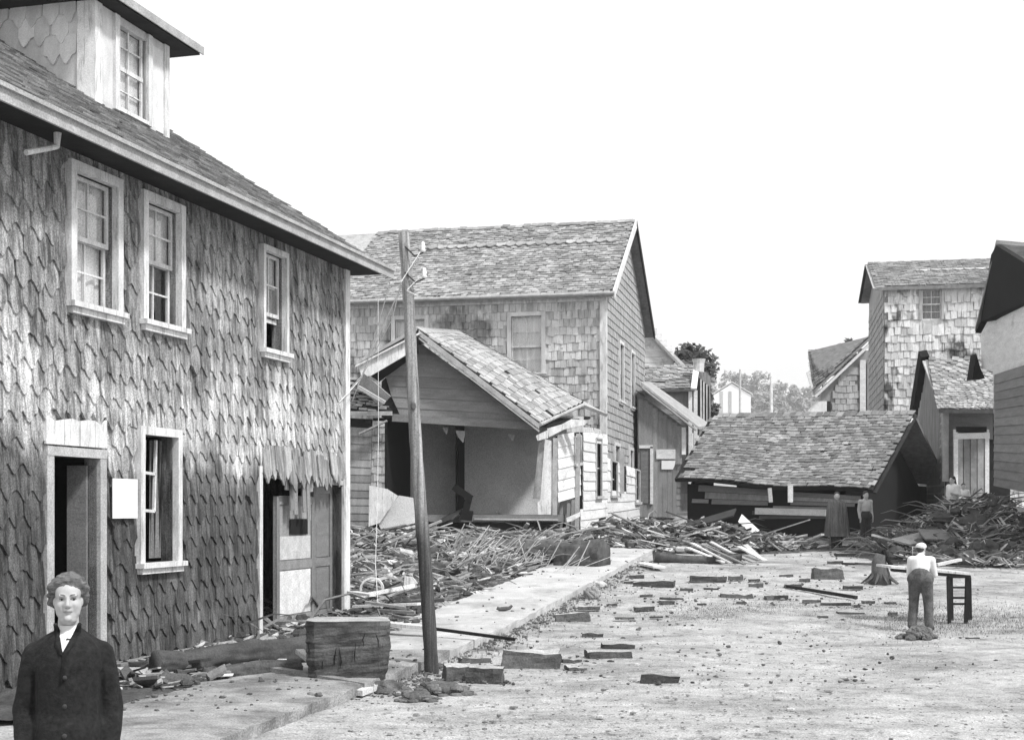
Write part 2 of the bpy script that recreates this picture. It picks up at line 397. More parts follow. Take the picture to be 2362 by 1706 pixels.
def slab(S, th, nu=1, nv=1, u0=0, u1=1, v0=0, v1=1):
    mb = MB(); vs = []; fs = []
    for o in (0, -th):
        for j in range(nv+1):
            for i in range(nu+1): vs.append(S.pt(u0+(u1-u0)*i/nu, v0+(v1-v0)*j/nv, o))
    q = (nu+1)*(nv+1); I = lambda i, j, k: k*q+j*(nu+1)+i
    for j in range(nv):
        for i in range(nu):
            fs.append((I(i, j, 0), I(i, j+1, 0), I(i+1, j+1, 0), I(i+1, j, 0))); fs.append((I(i, j, 1), I(i+1, j, 1), I(i+1, j+1, 1), I(i, j+1, 1)))
    for j in range(nv):
        fs.append((I(0, j, 0), I(0, j, 1), I(0, j+1, 1), I(0, j+1, 0))); fs.append((I(nu, j, 0), I(nu, j+1, 0), I(nu, j+1, 1), I(nu, j, 1)))
    for i in range(nu):
        fs.append((I(i, 0, 0), I(i+1, 0, 0), I(i+1, 0, 1), I(i, 0, 1))); fs.append((I(i, nv, 0), I(i, nv, 1), I(i+1, nv, 1), I(i+1, nv, 0)))
    return mb.add(vs, fs)
def window(par, S, x0, x1, h0, h1, casing, sash_m, cw=.11, hi='glass', lo='glass', back_hi=None, back_lo=None, sill=True, cols=2, rows=2, split=.5, lower_rows=None, open_=0, proud=.055, label=None, pane_objs=True):
    mb = MB()
    S.box(mb, x0-cw, x0, h0, h1+cw, -.1, proud); S.box(mb, x1, x1+cw, h0, h1+cw, -.1, proud); S.box(mb, x0, x1, h1, h1+cw, -.1, proud+.004)
    wn = mb.build('window', casing, par)
    if label: wn['label'] = label
    if sill:
        mb = MB(); S.box(mb, x0-cw-.03, x1+cw+.03, h0-.06, h0, -.1, proud+.06); S.box(mb, x0-cw, x1+cw, h0-.13, h0-.062, -.02, proud+.02); mb.build('sill', casing, wn)
    mid = h0+(h1-h0)*split
    for nm, a, b, z, g, bk, rr in (('upper_sash', mid, h1, -.045, hi, back_hi, rows), ('lower_sash', h0+open_, mid+.04+open_, -.085, lo, back_lo, lower_rows or rows)):
        if g is None: continue
        t = .045; mb = MB()
        S.box(mb, x0+.004, x0+t, a, b, z-.035, z); S.box(mb, x1-t, x1-.004, a, b, z-.035, z)
        S.box(mb, x0+t, x1-t, a, a+t*1.2, z-.035, z); S.box(mb, x0+t, x1-t, b-t, b, z-.035, z)
        X = [x0+t+(x1-x0-2*t)*i/cols for i in range(cols+1)]; Hh = [a+t*1.2+(b-a-2.2*t)*i/rr for i in range(rr+1)]
        for x in X[1:-1]: S.box(mb, x-.011, x+.011, a+t, b-t, z-.03, z-.003)
        for h in Hh[1:-1]: S.box(mb, x0+t, x1-t, h-.011, h+.011, z-.028, z-.005)
        mb.build(nm, sash_m, wn)
        if pane_objs:
            for i in range(cols):
                for j in range(rr):
                    mb = MB(); S.box(mb, X[i]+.002, X[i+1]-.002, Hh[j]+.002, Hh[j+1]-.002, z-.02, z-.016); mb.build('pane', M[g], wn)
        else:
            mb = MB(); S.box(mb, x0+t, x1-t, a+t, b-t, z-.02, z-.016); mb.build('pane', M[g], wn)
        if bk:
            mb = MB(); xs = np.linspace(x0+.01, x1-.01, 13)
            for i in range(12):
                zz = [z-.06-.02*math.sin(k*1.9)-.015 for k in (i, i+1)]
                mb.add([S.pt(xs[i], a, zz[0]), S.pt(xs[i+1], a, zz[1]), S.pt(xs[i+1], b, zz[1]), S.pt(xs[i], b, zz[0])], [(0, 1, 2, 3)])
            mb.build('curtain', M[bk], wn)
    return wn

# ------------------------------------------------------------------ ground
def sheet(name, xs, ys, zf, m, kind='structure'):
    vs = [(x, y, zf(x, y)) for y in ys for x in xs]; n = len(xs)
    fs = [(j*n+i, j*n+i+1, (j+1)*n+i+1, (j+1)*n+i) for j in range(len(ys)-1) for i in range(n-1)]
    o = MB().add(vs, fs).build(name, m, None, True); o['kind'] = kind; return o
def rough_z(x, y): return base_z(x, y)+(.018*noise.noise(V((x*2.1, y*2.1, 0)))+.012*noise.noise(V((x*6, y*6, 5)))+.05*noise.noise(V((x*.35, y*.35, 2))) if y < 70 else 0)-.01
near_x = list(np.arange(-9, 17, .14)); far_l = [-900, -600, -400, -250, -150, -90, -60, -40, -25, -16, -12]; far_r = [19, 23, 28, 36, 50, 75, 110, 160, 240, 360, 520, 760, 1000]
ys = [-60, -30, -12, -4, 0, 3, 6, 8, 10]+list(np.arange(11.5, 34, .14))+list(np.arange(34, 52, .3))+[53, 56, 60, 66, 74, 84, 96, 112, 135, 165, 200, 250, 310, 380, 450, 520, 600, 680, 740, 800, 860, 930, 1020, 1200, 1500, 2200]
def hill_z(x, y):
    z = rough_z(x, y)
    if y > 90: z += (noise.noise(V((x*.006, y*.006, 1)))*7)*min(1, (y-90)/300)
    if y > 1000: z -= (y-1000)*.06
    return z
sheet('street', [float(x) for x in far_l+near_x+far_r], [float(y) for y in ys], hill_z, M['soil'])

# pavement with its kerb, in cast slabs
y = 4.0; pv = None
slabs = []
while y < 42.5:
    y1 = min(42.5, y+1.6)
    def cor(yy, side, h): return V((kerb_x(yy)-(1.8 if side else 0), yy, base_z(kerb_x(yy)-.9, yy)+h))
    g = .006
    slabs.append(MB().hexa([cor(y+g, 1, -.15), cor(y+g, 0, -.15), cor(y1-g, 0, -.15), cor(y1-g, 1, -.15), cor(y+g, 1, .125), cor(y+g, 0, .125), cor(y1-g, 0, .125), cor(y1-g, 1, .125)]))
    y = y1
sw = bpy.data.objects.new('pavement', None); COL.objects.link(sw); sw['kind'] = 'structure'
for k, s in enumerate(slabs):
    me = s.mesh('slab', M['dirty_concrete' if k < 9 else 'concrete']); bm = bmesh.new(); bm.from_mesh(me)
    bmesh.ops.subdivide_edges(bm, edges=bm.edges, cuts=7, use_grid_fill=True)
    for v in bm.verts:
        c = v.co; e = min(1, abs(c.x-(kerb_x(c.y)-.9))/.9); n1 = noise.noise(c*2.3); n2 = noise.noise(c*7)
        v.co += V((.03*n2*(e > .9), 0, .012*n1+.008*n2-(.05*max(0, n1+.1)+.03*abs(n2))*(e > .97)))
    bm.to_mesh(me); bm.free(); o = bpy.data.objects.new('slab', me); COL.objects.link(o); adopt(o, sw)

# mud and rubble heaps
def heap(name, x0, x1, y0, y1, step, label):
    xs = np.arange(x0, x1, step); ys_ = np.arange(y0, y1, step); idx = {}; vs = []; fs = []
    def hh(x, y): return mound(x, y)
    for j, yy in enumerate(ys_):
        for i, x in enumerate(xs):
            h = hh(x, yy)
            idx[i, j] = (len(vs), h)
            vs.append((x, yy, base_z(x, yy)+(h if h > .02 else -.12)+.05*noise.noise(V((x*5, yy*5, 1)))+.03*noise.noise(V((x*13, yy*13, 4)))))
    for j in range(len(ys_)-1):
        for i in range(len(xs)-1):
            q = [idx[i, j], idx[i+1, j], idx[i+1, j+1], idx[i, j+1]]
            if max(k[1] for k in q) > .02: fs.append(tuple(k[0] for k in q))
    o = MB().add(vs, fs).build(name, M['mud'], None, True); tag(o, label, 'rubble', None, 'stuff'); return o
heap('rubble_heap', -13, 3.2, 13, 52, .16, 'dark mud and rubble heap between the pavement and the wrecked house')
heap('rubble_heap', 1.2, 17, 35, 49, .16, 'mud and rubble banked in front of the collapsed barn and right-hand house')

# ------------------------------------------------------------------ left house: two storeys in fish-scale shingles
C0 = V((-2.74, 23, 0)); E1 = V((.2664, .9639, 0)); E2 = V((.9639, -.2664, 0)); UP = V((0, 0, 1))
SL = Surf(C0, -E1)                                      # the street front; x runs from the far corner towards the camera
LH = thing('shingled_house', 'two-storey house clad in fish-scale shingles with deep eaves, nearest on the left', 'house', tuple(C0-E1*4))
H_TOP = 5.93
openL = [(7.08, 7.92, 4.28, 5.72), (5.60, 6.40, 4.28, 5.72), (2.46, 3.16, 4.30, 5.70), (5.68, 6.48, 1.36, 2.90), (7.40, 8.30, .12, 2.58), (.16, 3.20, .12, 2.50)]
mb = MB(); holed(mb, SL, 0, 12, .02, H_TOP, openL, .16); mb.build('front_wall', M['dark_shingle'], LH)
SLe = Surf(C0-E2*8.2, E2)                               # far gable wall
mb = MB()
mb.prism([C0-E2*.16+UP*.02, C0-E2*8.2+UP*.02, C0-E2*8.2+UP*H_TOP, C0-E2*4.1+UP*8.4, C0-E2*.16+UP*H_TOP], -E1*.16)
Cn = C0-E1*11.84
mb.prism([Cn-E2*.16+UP*.02, Cn-E2*8.2+UP*.02, Cn-E2*8.2+UP*H_TOP, Cn-E2*4.1+UP*8.4, Cn-E2*.16+UP*H_TOP], -E1*.16)
mb.prism([C0-E2*8.2+UP*.02, C0-E2*8.2-E1*12+UP*.02, C0-E2*8.2-E1*12+UP*H_TOP, C0-E2*8.2+UP*H_TOP], -E2*.16)
mb.build('end_wall', M['dark_shingle'], LH)
mb = MB()
for h in (.1, 3.1, 5.88): SL.box(mb, .17, 11.8, h, h+.06, -8.1, -.17)
for x in (3.45, 6.9): SL.box(mb, x, x+.08, .16, 3.1, -8.1, -.17)
SL.box(mb, .2, 11.8, .16, 5.8, -3.6, -3.5)
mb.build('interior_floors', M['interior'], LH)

# windows
window(LH, SL, 7.08, 7.92, 4.28, 5.72, M['white_paint'], M['white_paint'], back_hi='curtain', back_lo='curtain', rows=2, split=.5, proud=.085)
window(LH, SL, 5.60, 6.40, 4.28, 5.72, M['white_paint'], M['white_paint'], back_hi='curtain', rows=2, split=.5, proud=.085)
window(LH, SL, 2.46, 3.16, 4.30, 5.70, M['white_paint'], M['white_paint'], cw=.08, back_hi='curtain', rows=2, split=.36, open_=.42, lower_rows=1, proud=.085)
# ground-floor window with a broken, hanging sash
wn = window(LH, SL, 5.68, 6.48, 1.36, 2.90, M['white_paint'], M['white_paint'], cw=.10, hi=None, lo=None, proud=.085)
mb = MB(); q = lambda x, h: SL.pt(x, h, -.10)
ci, si = math.cos(.05), math.sin(.05)
def hs(x, h): return q(5.96+(x)*ci+(h)*si*-1, 1.98+h*ci+x*si)
for a, b in (((0, .0), (.5, 0)), ((0, .46), (.5, .46)), ((0, 0), (0, .88)), ((.27, 0), (.27, .86)), ((.5, 0), (.5, .86))): mb.bar(hs(*a), hs(*b), .035, .03, SL.n)
mb.build('broken_sash', M['white_paint'], wn)
mb = MB(); xs = np.linspace(5.69, 6.0, 9)
for i in range(8):
    z = [-.16-.03*math.sin(k*2.3) for k in (i, i+1)]
    mb.add([SL.pt(xs[i], 1.4, z[0]), SL.pt(xs[i+1], 1.4, z[1]), SL.pt(xs[i+1]-.06, 2.86, z[1]), SL.pt(xs[i]-.0, 2.86, z[0])], [(0, 1, 2, 3)])
mb.build('torn_curtain', M['drape'], wn)

# doorways
mb = MB(); SL.box(mb, 7.27, 7.40, .1, 2.58, -.1, .05); SL.box(mb, 8.30, 8.43, .1, 2.58, -.1, .05); SL.box(mb, 7.27, 8.43, 2.58, 2.68, -.1, .055)
dr = mb.build('doorway', M['trim_grey'], LH); dr['label'] = 'open dark doorway under broken white boards'
mb = MB(); mb.bar(SL.pt(7.44, .15, -.12)+SL.n*0, SL.pt(7.44, .15, -.8), .04, .001); 
mb = MB(); mb.hexa([SL.pt(7.42, .16, -.1), SL.pt(7.46, .16, -.1), SL.pt(7.50, .16, -.32), SL.pt(7.46, .16, -.32), SL.pt(7.42, 2.5, -.1), SL.pt(7.46, 2.5, -.1), SL.pt(7.50, 2.5, -.32), SL.pt(7.46, 2.5, -.32)])
mb.build('door_leaf', M['clap_grey'], dr)
for i, (a, b, l) in enumerate(((7.28, 7.52, 2.70), (7.53, 7.82, 2.72), (7.83, 8.12, 2.66), (8.13, 8.46, 2.72))):
    mb = MB(); mb.prism([SL.pt(a, 2.70, .03), SL.pt(b, 2.70, .03), SL.pt(b, 3.02+rnd.uniform(-.05, .04), .03), SL.pt((a+b)/2, 3.0+rnd.uniform(-.06, .05), .03), SL.pt(a, 3.02+rnd.uniform(-.05, .03), .03)], SL.n*.03)
    mb.build('lintel_board', M['white_paint'], dr)
# wide far doorway: open leaf, panelled door, side leaf
mb = MB(); SL.box(mb, 3.20, 3.30, .1, 2.62, -.1, .05); dw = mb.build('wide_doorway', M['white_paint'], LH)
each(dw, 'door_post', M['white_paint'], (.06, .16, .1, 2.5, -.1, .05), S=SL); dw['label'] = 'wide doorway with a panelled door and torn boards above'
each(dw, 'lintel', M['trim_grey'], (.16, 1.0, 2.40, 2.50, -.1, .03), (2.3, 3.2, 2.46, 2.62, -.12, .02), S=SL)
mb = MB(); SL.box(mb, .1, 3.3, .08, .14, -.25, .12); mb.build('threshold', M['trim_grey'], dw)
def panel_door(x0, x1, h0, h1, z, m, pan, name='door'):
    mb = MB(); SL.box(mb, x0, x1, h0, h1, z-.04, z); d = mb.build(name, m, dw)
    t = .1; mb = MB()
    SL.box(mb, x0, x0+t, h0, h1, z, z+.022); SL.box(mb, x1-t, x1, h0, h1, z, z+.022)
    for h in (h0, h0+.94, h1-.12): SL.box(mb, x0+t, x1-t, h, h+(.24 if h == h0 else .13), z, z+.02)
    mb.build('door_frame', m, d)
    for a, b in ((h0+.26, h0+.92), (h0+1.09, h1-.6)):
        mb = MB(); SL.box(mb, x0+t+.03, x1-t-.03, a, b, z, z+.012); mb.build('panel', pan, d)
    return d
panel_door(1.04, 2.42, .16, 2.2, -.12, M['board_grey'], M['plank_pale'])
mb = MB(); SL.box(mb, 1.3, 1.95, 1.62, 1.86, -.10, -.096); mb.build('broken_pane', M['interior'], dw)
panel_door(.22, .98, .16, 2.38, -.16, M['clap_grey'], M['clap_grey'], 'side_leaf')
for i in range(11):                                     # boards hanging torn from above the door
    x = .95+i*.135; l = rnd.uniform(.35, 1.0) if 2 < i < 10 else rnd.uniform(.15, .5)
    mb = MB(); a = SL.pt(x, 2.72, .02+.01*(i % 2)); b = SL.pt(x+rnd.uniform(-.05, .06), 2.72-l, .05+rnd.uniform(-.06, .05))
    mb.bar(a, b, .12, .02, SL.n); mb.build('torn_board', M['board_grey'], dw)

tsm = [fish(.24, .15, .5, .022, M['torn'], k) for k in range(4)]
for k in range(17):                                     # pale torn fringe of shingles over the doorway
    x = .3+k*.175+rnd.uniform(-.02, .02); h = 2.47-.12*math.sin(k*1.3)**2-rnd.uniform(0, .12)*(1 < k < 14)
    Mx = Matrix((-E1, V((0, 0, -1)), E2)).transposed().to_4x4(); Mx.translation = SL.pt(x, h, .075+.012*(k % 3))
    o = bpy.data.objects.new('torn_shingle', tsm[k % 4]); COL.objects.link(o); adopt(o, dw); o.matrix_basis = Mx @ Matrix.Rotation(.05+rnd.uniform(0, .1), 4, 'X') @ Matrix.Rotation(rnd.gauss(0, .05), 4, 'Z')

# corner board, foot board
mb = MB(); SL.box(mb, -.03, .13, .1, H_TOP, .0, .06); SL.box(mb, -.06, -.03, .1, H_TOP, -.16, .06); mb.build('corner_board', M['white_paint'], LH)
mb = MB(); SL.box(mb, 3.3, 7.27, .02, .24, 0, .05); mb.build('foot_board', M['board_grey'], LH)

# fish-scale shingles of the front
QL = QS(SL.pt(.13, H_TOP), SL.pt(12, H_TOP), SL.pt(12, .16), SL.pt(.13, .16))
QL = QS(SL.pt(12, H_TOP), SL.pt(.13, H_TOP), SL.pt(.13, .16), SL.pt(12, .16))
casings = [(a-.13, b+.13, c-.16, d+.1) for a, b, c, d in openL[:4]]+[(7.22, 8.50, 0, 2.98), (.0, 3.32, 0, 2.50)]
fm = [fish(.262, .12, .46, .045, M['dark_shingle'], k) for k in range(4)]+[fish(.262, .12, .28, .045, M['dark_shingle'], k) for k in range(2)]+[rect(.255, .3, .034, M['dark_shingle'], k) for k in range(2)]
its = []
for Mx, i in shingle_items(QL, .28, .262, lambda u, v: True, 4, .07, .006, .004, .008, .014):
    p = Mx.translation; x = (C0-p).dot(E1); h = p.z; keep = True
    for k, (a, b, c, d) in enumerate(casings):
        if a-.02 < x < b+.02 and c < h < d-.02:
            if h > d-.30 and k < 4:                         # cut square where they meet a window head
                Mx.translation.z = d-.03; i = 6+i % 2
            elif h > d-.30: Mx.translation.z = d-.04*rnd.random()
            else: keep = False
        elif a-.02 < x < b+.02 and k not in (4, 5) and h < c and h+.46 > c+.13: i = 4+i % 2
    if keep: its.append((Mx, i))
pieces(LH, 'shingle', fm, its, 300, 'shingle_courses')

# roof
PIT = .64; EO = .6; EZ = 5.966; S_END = -.57; RR = 4.7
eave = lambda s: C0-E1*s+E2*EO+UP*EZ
rdir = (-E2+UP*PIT)
QR = QS(eave(12.3)+rdir*RR, eave(S_END)+rdir*RR, eave(S_END), eave(12.3))
slab(QR, .07).build('roof', M['dark_wood'], LH)
rd2 = (-E2-UP*PIT)
QR2 = QS(eave(S_END)+rdir*RR, eave(12.3)+rdir*RR, eave(12.3)+rdir*RR+rd2*RR, eave(S_END)+rdir*RR+rd2*RR)
slab(QR2, .07).build('back_roof', M['left_roof'], LH)
rm = [rect(.2, .34, .022, M['left_roof'], k) for k in range(4)]
pieces(LH, 'roof_shingle', rm, shingle_items(QR, .19, .2, tilt=.075, jit=.02, off=.012, miss=.015, roll=.03), 300, 'roof_shingle_courses')
mb = MB(); a, b = eave(S_END), eave(12.3)
mb.bar(a+E2*.02-UP*.05, b+E2*.02-UP*.05, .03, .13, UP); mb.bar(a+E2*.05+UP*.03, b+E2*.05+UP*.03, .045, .045, UP); mb.build('fascia', M['trim_grey'], LH)
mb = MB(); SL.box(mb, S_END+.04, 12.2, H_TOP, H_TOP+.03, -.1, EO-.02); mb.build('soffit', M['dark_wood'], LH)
mb = MB(); p0 = eave(S_END); mb.bar(p0+E1*.015-UP*.06, p0+E1*.015+rdir*RR-UP*.06, .03, .15, E1); mb.build('verge_board', M['trim_grey'], LH)
mb = MB(); e = P(150, 268, 15.0); mb.tube([P(134, 275, 14.6), P(133, 300, 14.6), P(131, 340, 14.6)], [.035, .045, .03], 8); mb.tube([P(131, 338, 14.6), P(108, 343, 14.4), P(60, 352, 14.1)], .03, 8); mb.build('drain_pipe', M['white_paint'], LH)

# dormer
DO = EO-2.75; DB = EZ+2.75*PIT                            # plane of its front, foot of its front
s0, s1 = 1.98, 4.02; DT = 9.17
SD = Surf(C0+E2*DO, -E1)
dm = MB(); holed(dm, SD, s0, s1, DB-.02, DT, [(2.62, 3.42, DB+.1, DT-.12)], .1)
dmo = dm.build('dormer', M['pale_paint_shingle'], LH)
for s in (s0, s1-.1):
    mb = MB(); mb.prism([SL.pt(s, DB-.02, DO-.1), SL.pt(s, DT, DO-.1), SL.pt(s, DT, EO-RR+.05), SL.pt(s, EZ+RR*PIT-.05, EO-RR+.05)], -E1*.1)
    mb.build('dormer_side', M['pale_paint_shingle'], dmo)
each(dmo, 'dormer_corner_board', M['white_paint'], (s1-.03, s1+.025, DB, DT, -.26, .03), (s1-.16, s1-.031, DB, DT, 0, .03), (s0-.02, s0+.12, DB, DT, -.02, .03), S=SD)
mb = MB()
SD.box(mb, 2.50, 2.62, DB+.05, DT-.02, -.08, .05); SD.box(mb, 3.42, 3.54, DB+.05, DT-.02, -.08, .05); SD.box(mb, 2.62, 3.42, DB+.05, DB+.1, -.08, .06); mb.build('dormer_window_frame', M['white_paint'], dmo)
mb = MB(); a, b = DB+.12, DT-.12; mdd = DB+.72
for x0, x1, h0, h1, z in ((2.63, 2.68, a, b, -.05), (3.36, 3.41, a, b, -.05), (2.63, 3.41, mdd-.03, mdd+.03, -.04), (3.0, 3.03, a, b, -.055), (2.63, 3.41, mdd+.32, mdd+.34, -.055), (2.63, 3.41, a+.28, a+.30, -.06), (2.63, 3.41, a, a+.05, -.06)): SD.box(mb, x0, x1, h0, h1, z-.03, z)
mb.build('dormer_sash', M['white_paint'], dmo)
mb = MB(); SD.box(mb, 2.63, 3.41, a, b, -.085, -.08); mb.build('dormer_pane', M['glass'], dmo)
mb = MB(); SD.box(mb, 2.63, 3.30, a, b, -.13, -.12); mb.build('dormer_curtain', M['curtain'], dmo)
mb = MB(); SD.box(mb, 2.55, 3.5, a-.1, b+.1, -.5, -.48); mb.build('dormer_inside', M['interior'], dmo)
ds = Surf(C0-E1*(s1+.001), -E2)                          # near side, seen from the camera
dsit = []
Qd = QS(SL.pt(s1+.004, DT, EO-RR), SL.pt(s1+.004, DT, DO-.26), SL.pt(s1+.004, DB, DO-.26), SL.pt(s1+.004, DB, EO-RR))
if Qd.n0.dot(-E1) < 0: raise RuntimeError('dormer side faces inwards')
def okd(u, v):
    p = Qd.pt(u, v); r = EO-(p-C0).dot(E2); return p.z > EZ+r*PIT-.02
pm = [fish(.262, .15, .42, .02, M['pale_paint_shingle'], k) for k in range(4)]
for k, (Mx, i) in enumerate(shingle_items(Qd, .28, .262, okd, 4, .05, .01, .003, 0, .02)):
    o = bpy.data.objects.new('dormer_shingle', pm[i]); COL.objects.link(o); adopt(o, dmo); o.matrix_basis = Mx
ov = .58; ez_ = 9.24; rp = lambda s, h, z: SL.pt(s, h, z)
fo, bo = DO+.30, EO-RR-.6
mb = MB(); mb.prism([rp(s0-ov, ez_, fo), rp(s1+ov, ez_, fo), rp(s1+ov, ez_+.55, bo), rp(s0-ov, ez_+.55, bo)], UP*.06); mb.build('dormer_roof', M['left_roof'], dmo)
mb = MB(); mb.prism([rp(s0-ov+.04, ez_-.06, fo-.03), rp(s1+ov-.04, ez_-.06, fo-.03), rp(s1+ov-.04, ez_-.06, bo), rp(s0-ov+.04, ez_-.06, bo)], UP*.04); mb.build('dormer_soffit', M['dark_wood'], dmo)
mb = MB(); mb.bar(rp(s0-ov, ez_+.01, fo+.012), rp(s1+ov, ez_+.01, fo+.012), .02, .12, UP); mb.build('dormer_fascia', M['trim_grey'], dmo)

# paper notice
mb = MB(); SL.box(mb, 6.66, 7.20, 1.90, 2.36, .075, .085)
nb = mb.build('notice_board', M['paper']); tag(nb, 'blank white paper notice pinned between the left doorway and the lower window', 'notice')

# ------------------------------------------------------------------ big house: silvered shingles, seen between the left house and the street
B0 = V((3.18, 48, 0)); BE1 = V((.2176, .976, 0)); BE2 = V((.976, -.2176, 0))
BH = thing('gabled_house', 'tall pale shingled house with steep gable end, behind the wrecked house', 'house', tuple(B0+BE1*5.5-BE2*5+UP*1.2))
BZ0, BZ1, BAP, BD, BLEN = 1.0, 9.5, 12.86, 11.0, 14.0
SB = Surf(B0, BE2, True)                                        # front; x is 0 at the right corner and negative to the left
assert SB.n.dot(-BE1) > .9
mb = MB(); holesB = [(-3.28, -2.2, 6.75, 8.72), (-7.5, -6.4, 6.75, 8.72)]
holed(mb, SB, -BLEN, 0, BZ0, BZ1, holesB, .2); mb.build('front_wall', M['silver_shingle'], BH)
SG = Surf(B0+BE1*BD, -BE1)                                 # gable end, seen from the street; x from the rear corner to the front one
assert SG.n.dot(BE2) > .9
mb = MB(); hg = [(BD-4.3, BD-3.35, 6.0, 8.1), (BD-7.4, BD-6.5, 6.0, 8.1), (BD-3.3, BD-2.2, 2.1, 4.3), (BD-7.0, BD-6.1, 2.1, 4.3)]
holed(mb, SG, 0, BD-.2, BZ0, BZ1, hg, .2)
mb.prism([SG.pt(0, BZ1), SG.pt(BD, BZ1), SG.pt(BD/2, BAP)], -SG.n*.2); mb.build('gable_wall', M['gable_shingle'], BH)
mb = MB(); A = B0-BE2*BLEN
mb.prism([A+UP*BZ0, A+BE1*BD+UP*BZ0, A+BE1*BD+UP*BZ1, A+BE1*BD/2+UP*BAP, A+UP*BZ1], BE2*.2)
Q_ = B0+BE1*BD; mb.prism([Q_+UP*BZ0, Q_-BE2*BLEN+UP*BZ0, Q_-BE2*BLEN+UP*BZ1, Q_+UP*BZ1], -BE1*.2); mb.build('rear_wall', M['silver_shingle'], BH)
mb = MB(); mb.prism([B0-BE2*.3+BE1*.3+UP*5, B0-BE2*13+BE1*.3+UP*5, B0-BE2*13+BE1*10+UP*5, B0-BE2*.3+BE1*10+UP*5], UP*.1); mb.build('upper_floor', M['interior'], BH)
for q in holesB:
    window(BH, SB, q[0], q[1], q[2], q[3], M['pale_paint_shingle'], M['white_paint'], cw=.14, back_hi='curtain', back_lo='curtain', proud=.07, split=.45)
for q in hg: window(BH, SG, q[0], q[1], q[2], q[3], M['white_paint'], M['white_paint'], cw=.12, back_hi='drape' if q[2] > 5 else None, proud=.07)
mb = MB(); SB.box(mb, -.16, .02, BZ0, BZ1-.02, .0, .075); mb.build('corner_board', M['white_paint'], BH)
mb = MB(); SG.box(mb, BD-.16, BD+.074, BZ0, BZ1-.02, .0, .07); mb.build('corner_board', M['white_paint'], BH)
mb = MB(); SB.box(mb, -BLEN, .05, BZ1-.34, BZ1-.12, .001, .09); mb.build('frieze_board', M['white_paint'], BH)
# roof
pit = (BAP-BZ1)/(BD/2); ovr = .38
def BR(x, r, h=0): return B0+BE2*x+BE1*r+UP*(BZ1+pit*r+h)  # front slope, r from the wall line inward
QB = QS(BR(-BLEN-.3, BD/2, .1), BR(.35, BD/2, .1), BR(.35, -ovr, .1), BR(-BLEN-.3, -ovr, .1))
slab(QB, .14).build('roof', M['roof_shingle'], BH)
def BR2(x, r): return B0+BE2*x+BE1*(BD-r)+UP*(BZ1+pit*r+.1)
QB2 = QS(BR2(.35, BD/2), BR2(-BLEN-.3, BD/2), BR2(-BLEN-.3, -ovr), BR2(.35, -ovr))
slab(QB2, .14).build('back_roof', M['roof_shingle'], BH)
rb = [rect(.24, .4, .03, M['roof_shingle'], k) for k in range(4)]
pieces(BH, 'roof_shingle', rb, [q for q in shingle_items(QB, .2, .24, lambda u, v: u > .3, tilt=.08, jit=.025, off=.012, miss=.02, roll=.035)], 300, 'roof_shingle_courses')
rb2 = [fish(.36, .16, .4, .04, M['wreck_roof'], k) for k in range(2)]
for c in range(20):
    o = bpy.data.objects.new('pointed_shingle', rb2[c % 2]); COL.objects.link(o); adopt(o, BH); o.matrix_basis = QB.mat(.46+c*.026, .33, .075, .07)
rc = [rect(.3, .28, .03, M['roof_shingle'], k) for k in range(4)]
for c in range(34):                                        # ragged ridge
    u = .34+c*.0195
    o = bpy.data.objects.new('ridge_shingle', rc[c % 4]); COL.objects.link(o); adopt(o, BH); o.matrix_basis = QB.mat(u, .03+rnd.uniform(-.012, .014), .05, .02, rnd.gauss(0, .1))
mb = MB(); mb.bar(BR(.37, BD/2, .04), BR(.37, -ovr-.03, .04), .05, .3, BE2.cross(BR(0, 1)-BR(0, 0)), 0); mb.build('verge_board', M['white_paint'], BH)
mb = MB(); mb.bar(BR2(.37, BD/2)-UP*.06, BR2(.37, -ovr-.03)-UP*.06, .05, .26, BE2.cross(BR(0, 1)-BR(0, 0))); mb.build('rear_verge_board', M['dark_wood'], BH)
mb = MB(); mb.tube([BR(-BLEN, -ovr-.06, .12), BR(.4, -ovr-.06, .12)], .065, 8); mb.build('gutter', M['trim_grey'], BH)
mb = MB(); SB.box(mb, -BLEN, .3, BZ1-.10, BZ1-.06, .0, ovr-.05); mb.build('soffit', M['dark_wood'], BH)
mb = MB()
# shingles of the walls
QF = QS(SB.pt(-BLEN+.1, BZ1-.36), SB.pt(-.17, BZ1-.36), SB.pt(-.17, 1.6), SB.pt(-BLEN+.1, 1.6))
def ok_h(S, Q, holes, cw):
    def f(u, v):
        p = Q.pt(u, v); x = (p-S.O).dot(S.a); h = p.z
        return not any(a-cw-.05 < x < b+cw+.05 and (c-cw-.18 < h < d+cw or c-.1 < h+.2 < d) for a, b, c, d in holes)
    return f
okf = ok_h(SB, QF, holesB, .14)
sm = [rect(.21, .42, .026, M['silver_shingle'], k) for k in range(4)]
pieces(BH, 'shingle', sm, shingle_items(QF, .275, .21, lambda u, v: u > .25 and okf(u, v), tilt=.05, jit=.02, off=.004, miss=.01), 300, 'shingle_courses')
QG = QS(SG.pt(BD-.18, BZ1), SG.pt(.05, BZ1), SG.pt(.05, 1.6), SG.pt(BD-.18, 1.6))
assert QG.n0.dot(SG.n) > .9 and QF.n0.dot(SB.n) > .9
sg = [rect(.21, .42, .026, M['gable_shingle'], k) for k in range(4)]
QGt = QS(SG.pt(BD, BAP), SG.pt(0, BAP), SG.pt(0, BZ1), SG.pt(BD, BZ1))
def okg2(u, v):
    x = u*BD; h = BAP+(BZ1-BAP)*v; return h < BAP-abs(x-BD/2)*pit-.25
pieces(BH, 'gable_shingle', sg, shingle_items(QG, .275, .21, ok_h(SG, QG, hg, .12), tilt=.09, jit=.006, off=.004, miss=.003)+shingle_items(QGt, .275, .21, okg2, tilt=.09, jit=.006, off=.004, miss=0), 300, 'gable_shingle_courses')

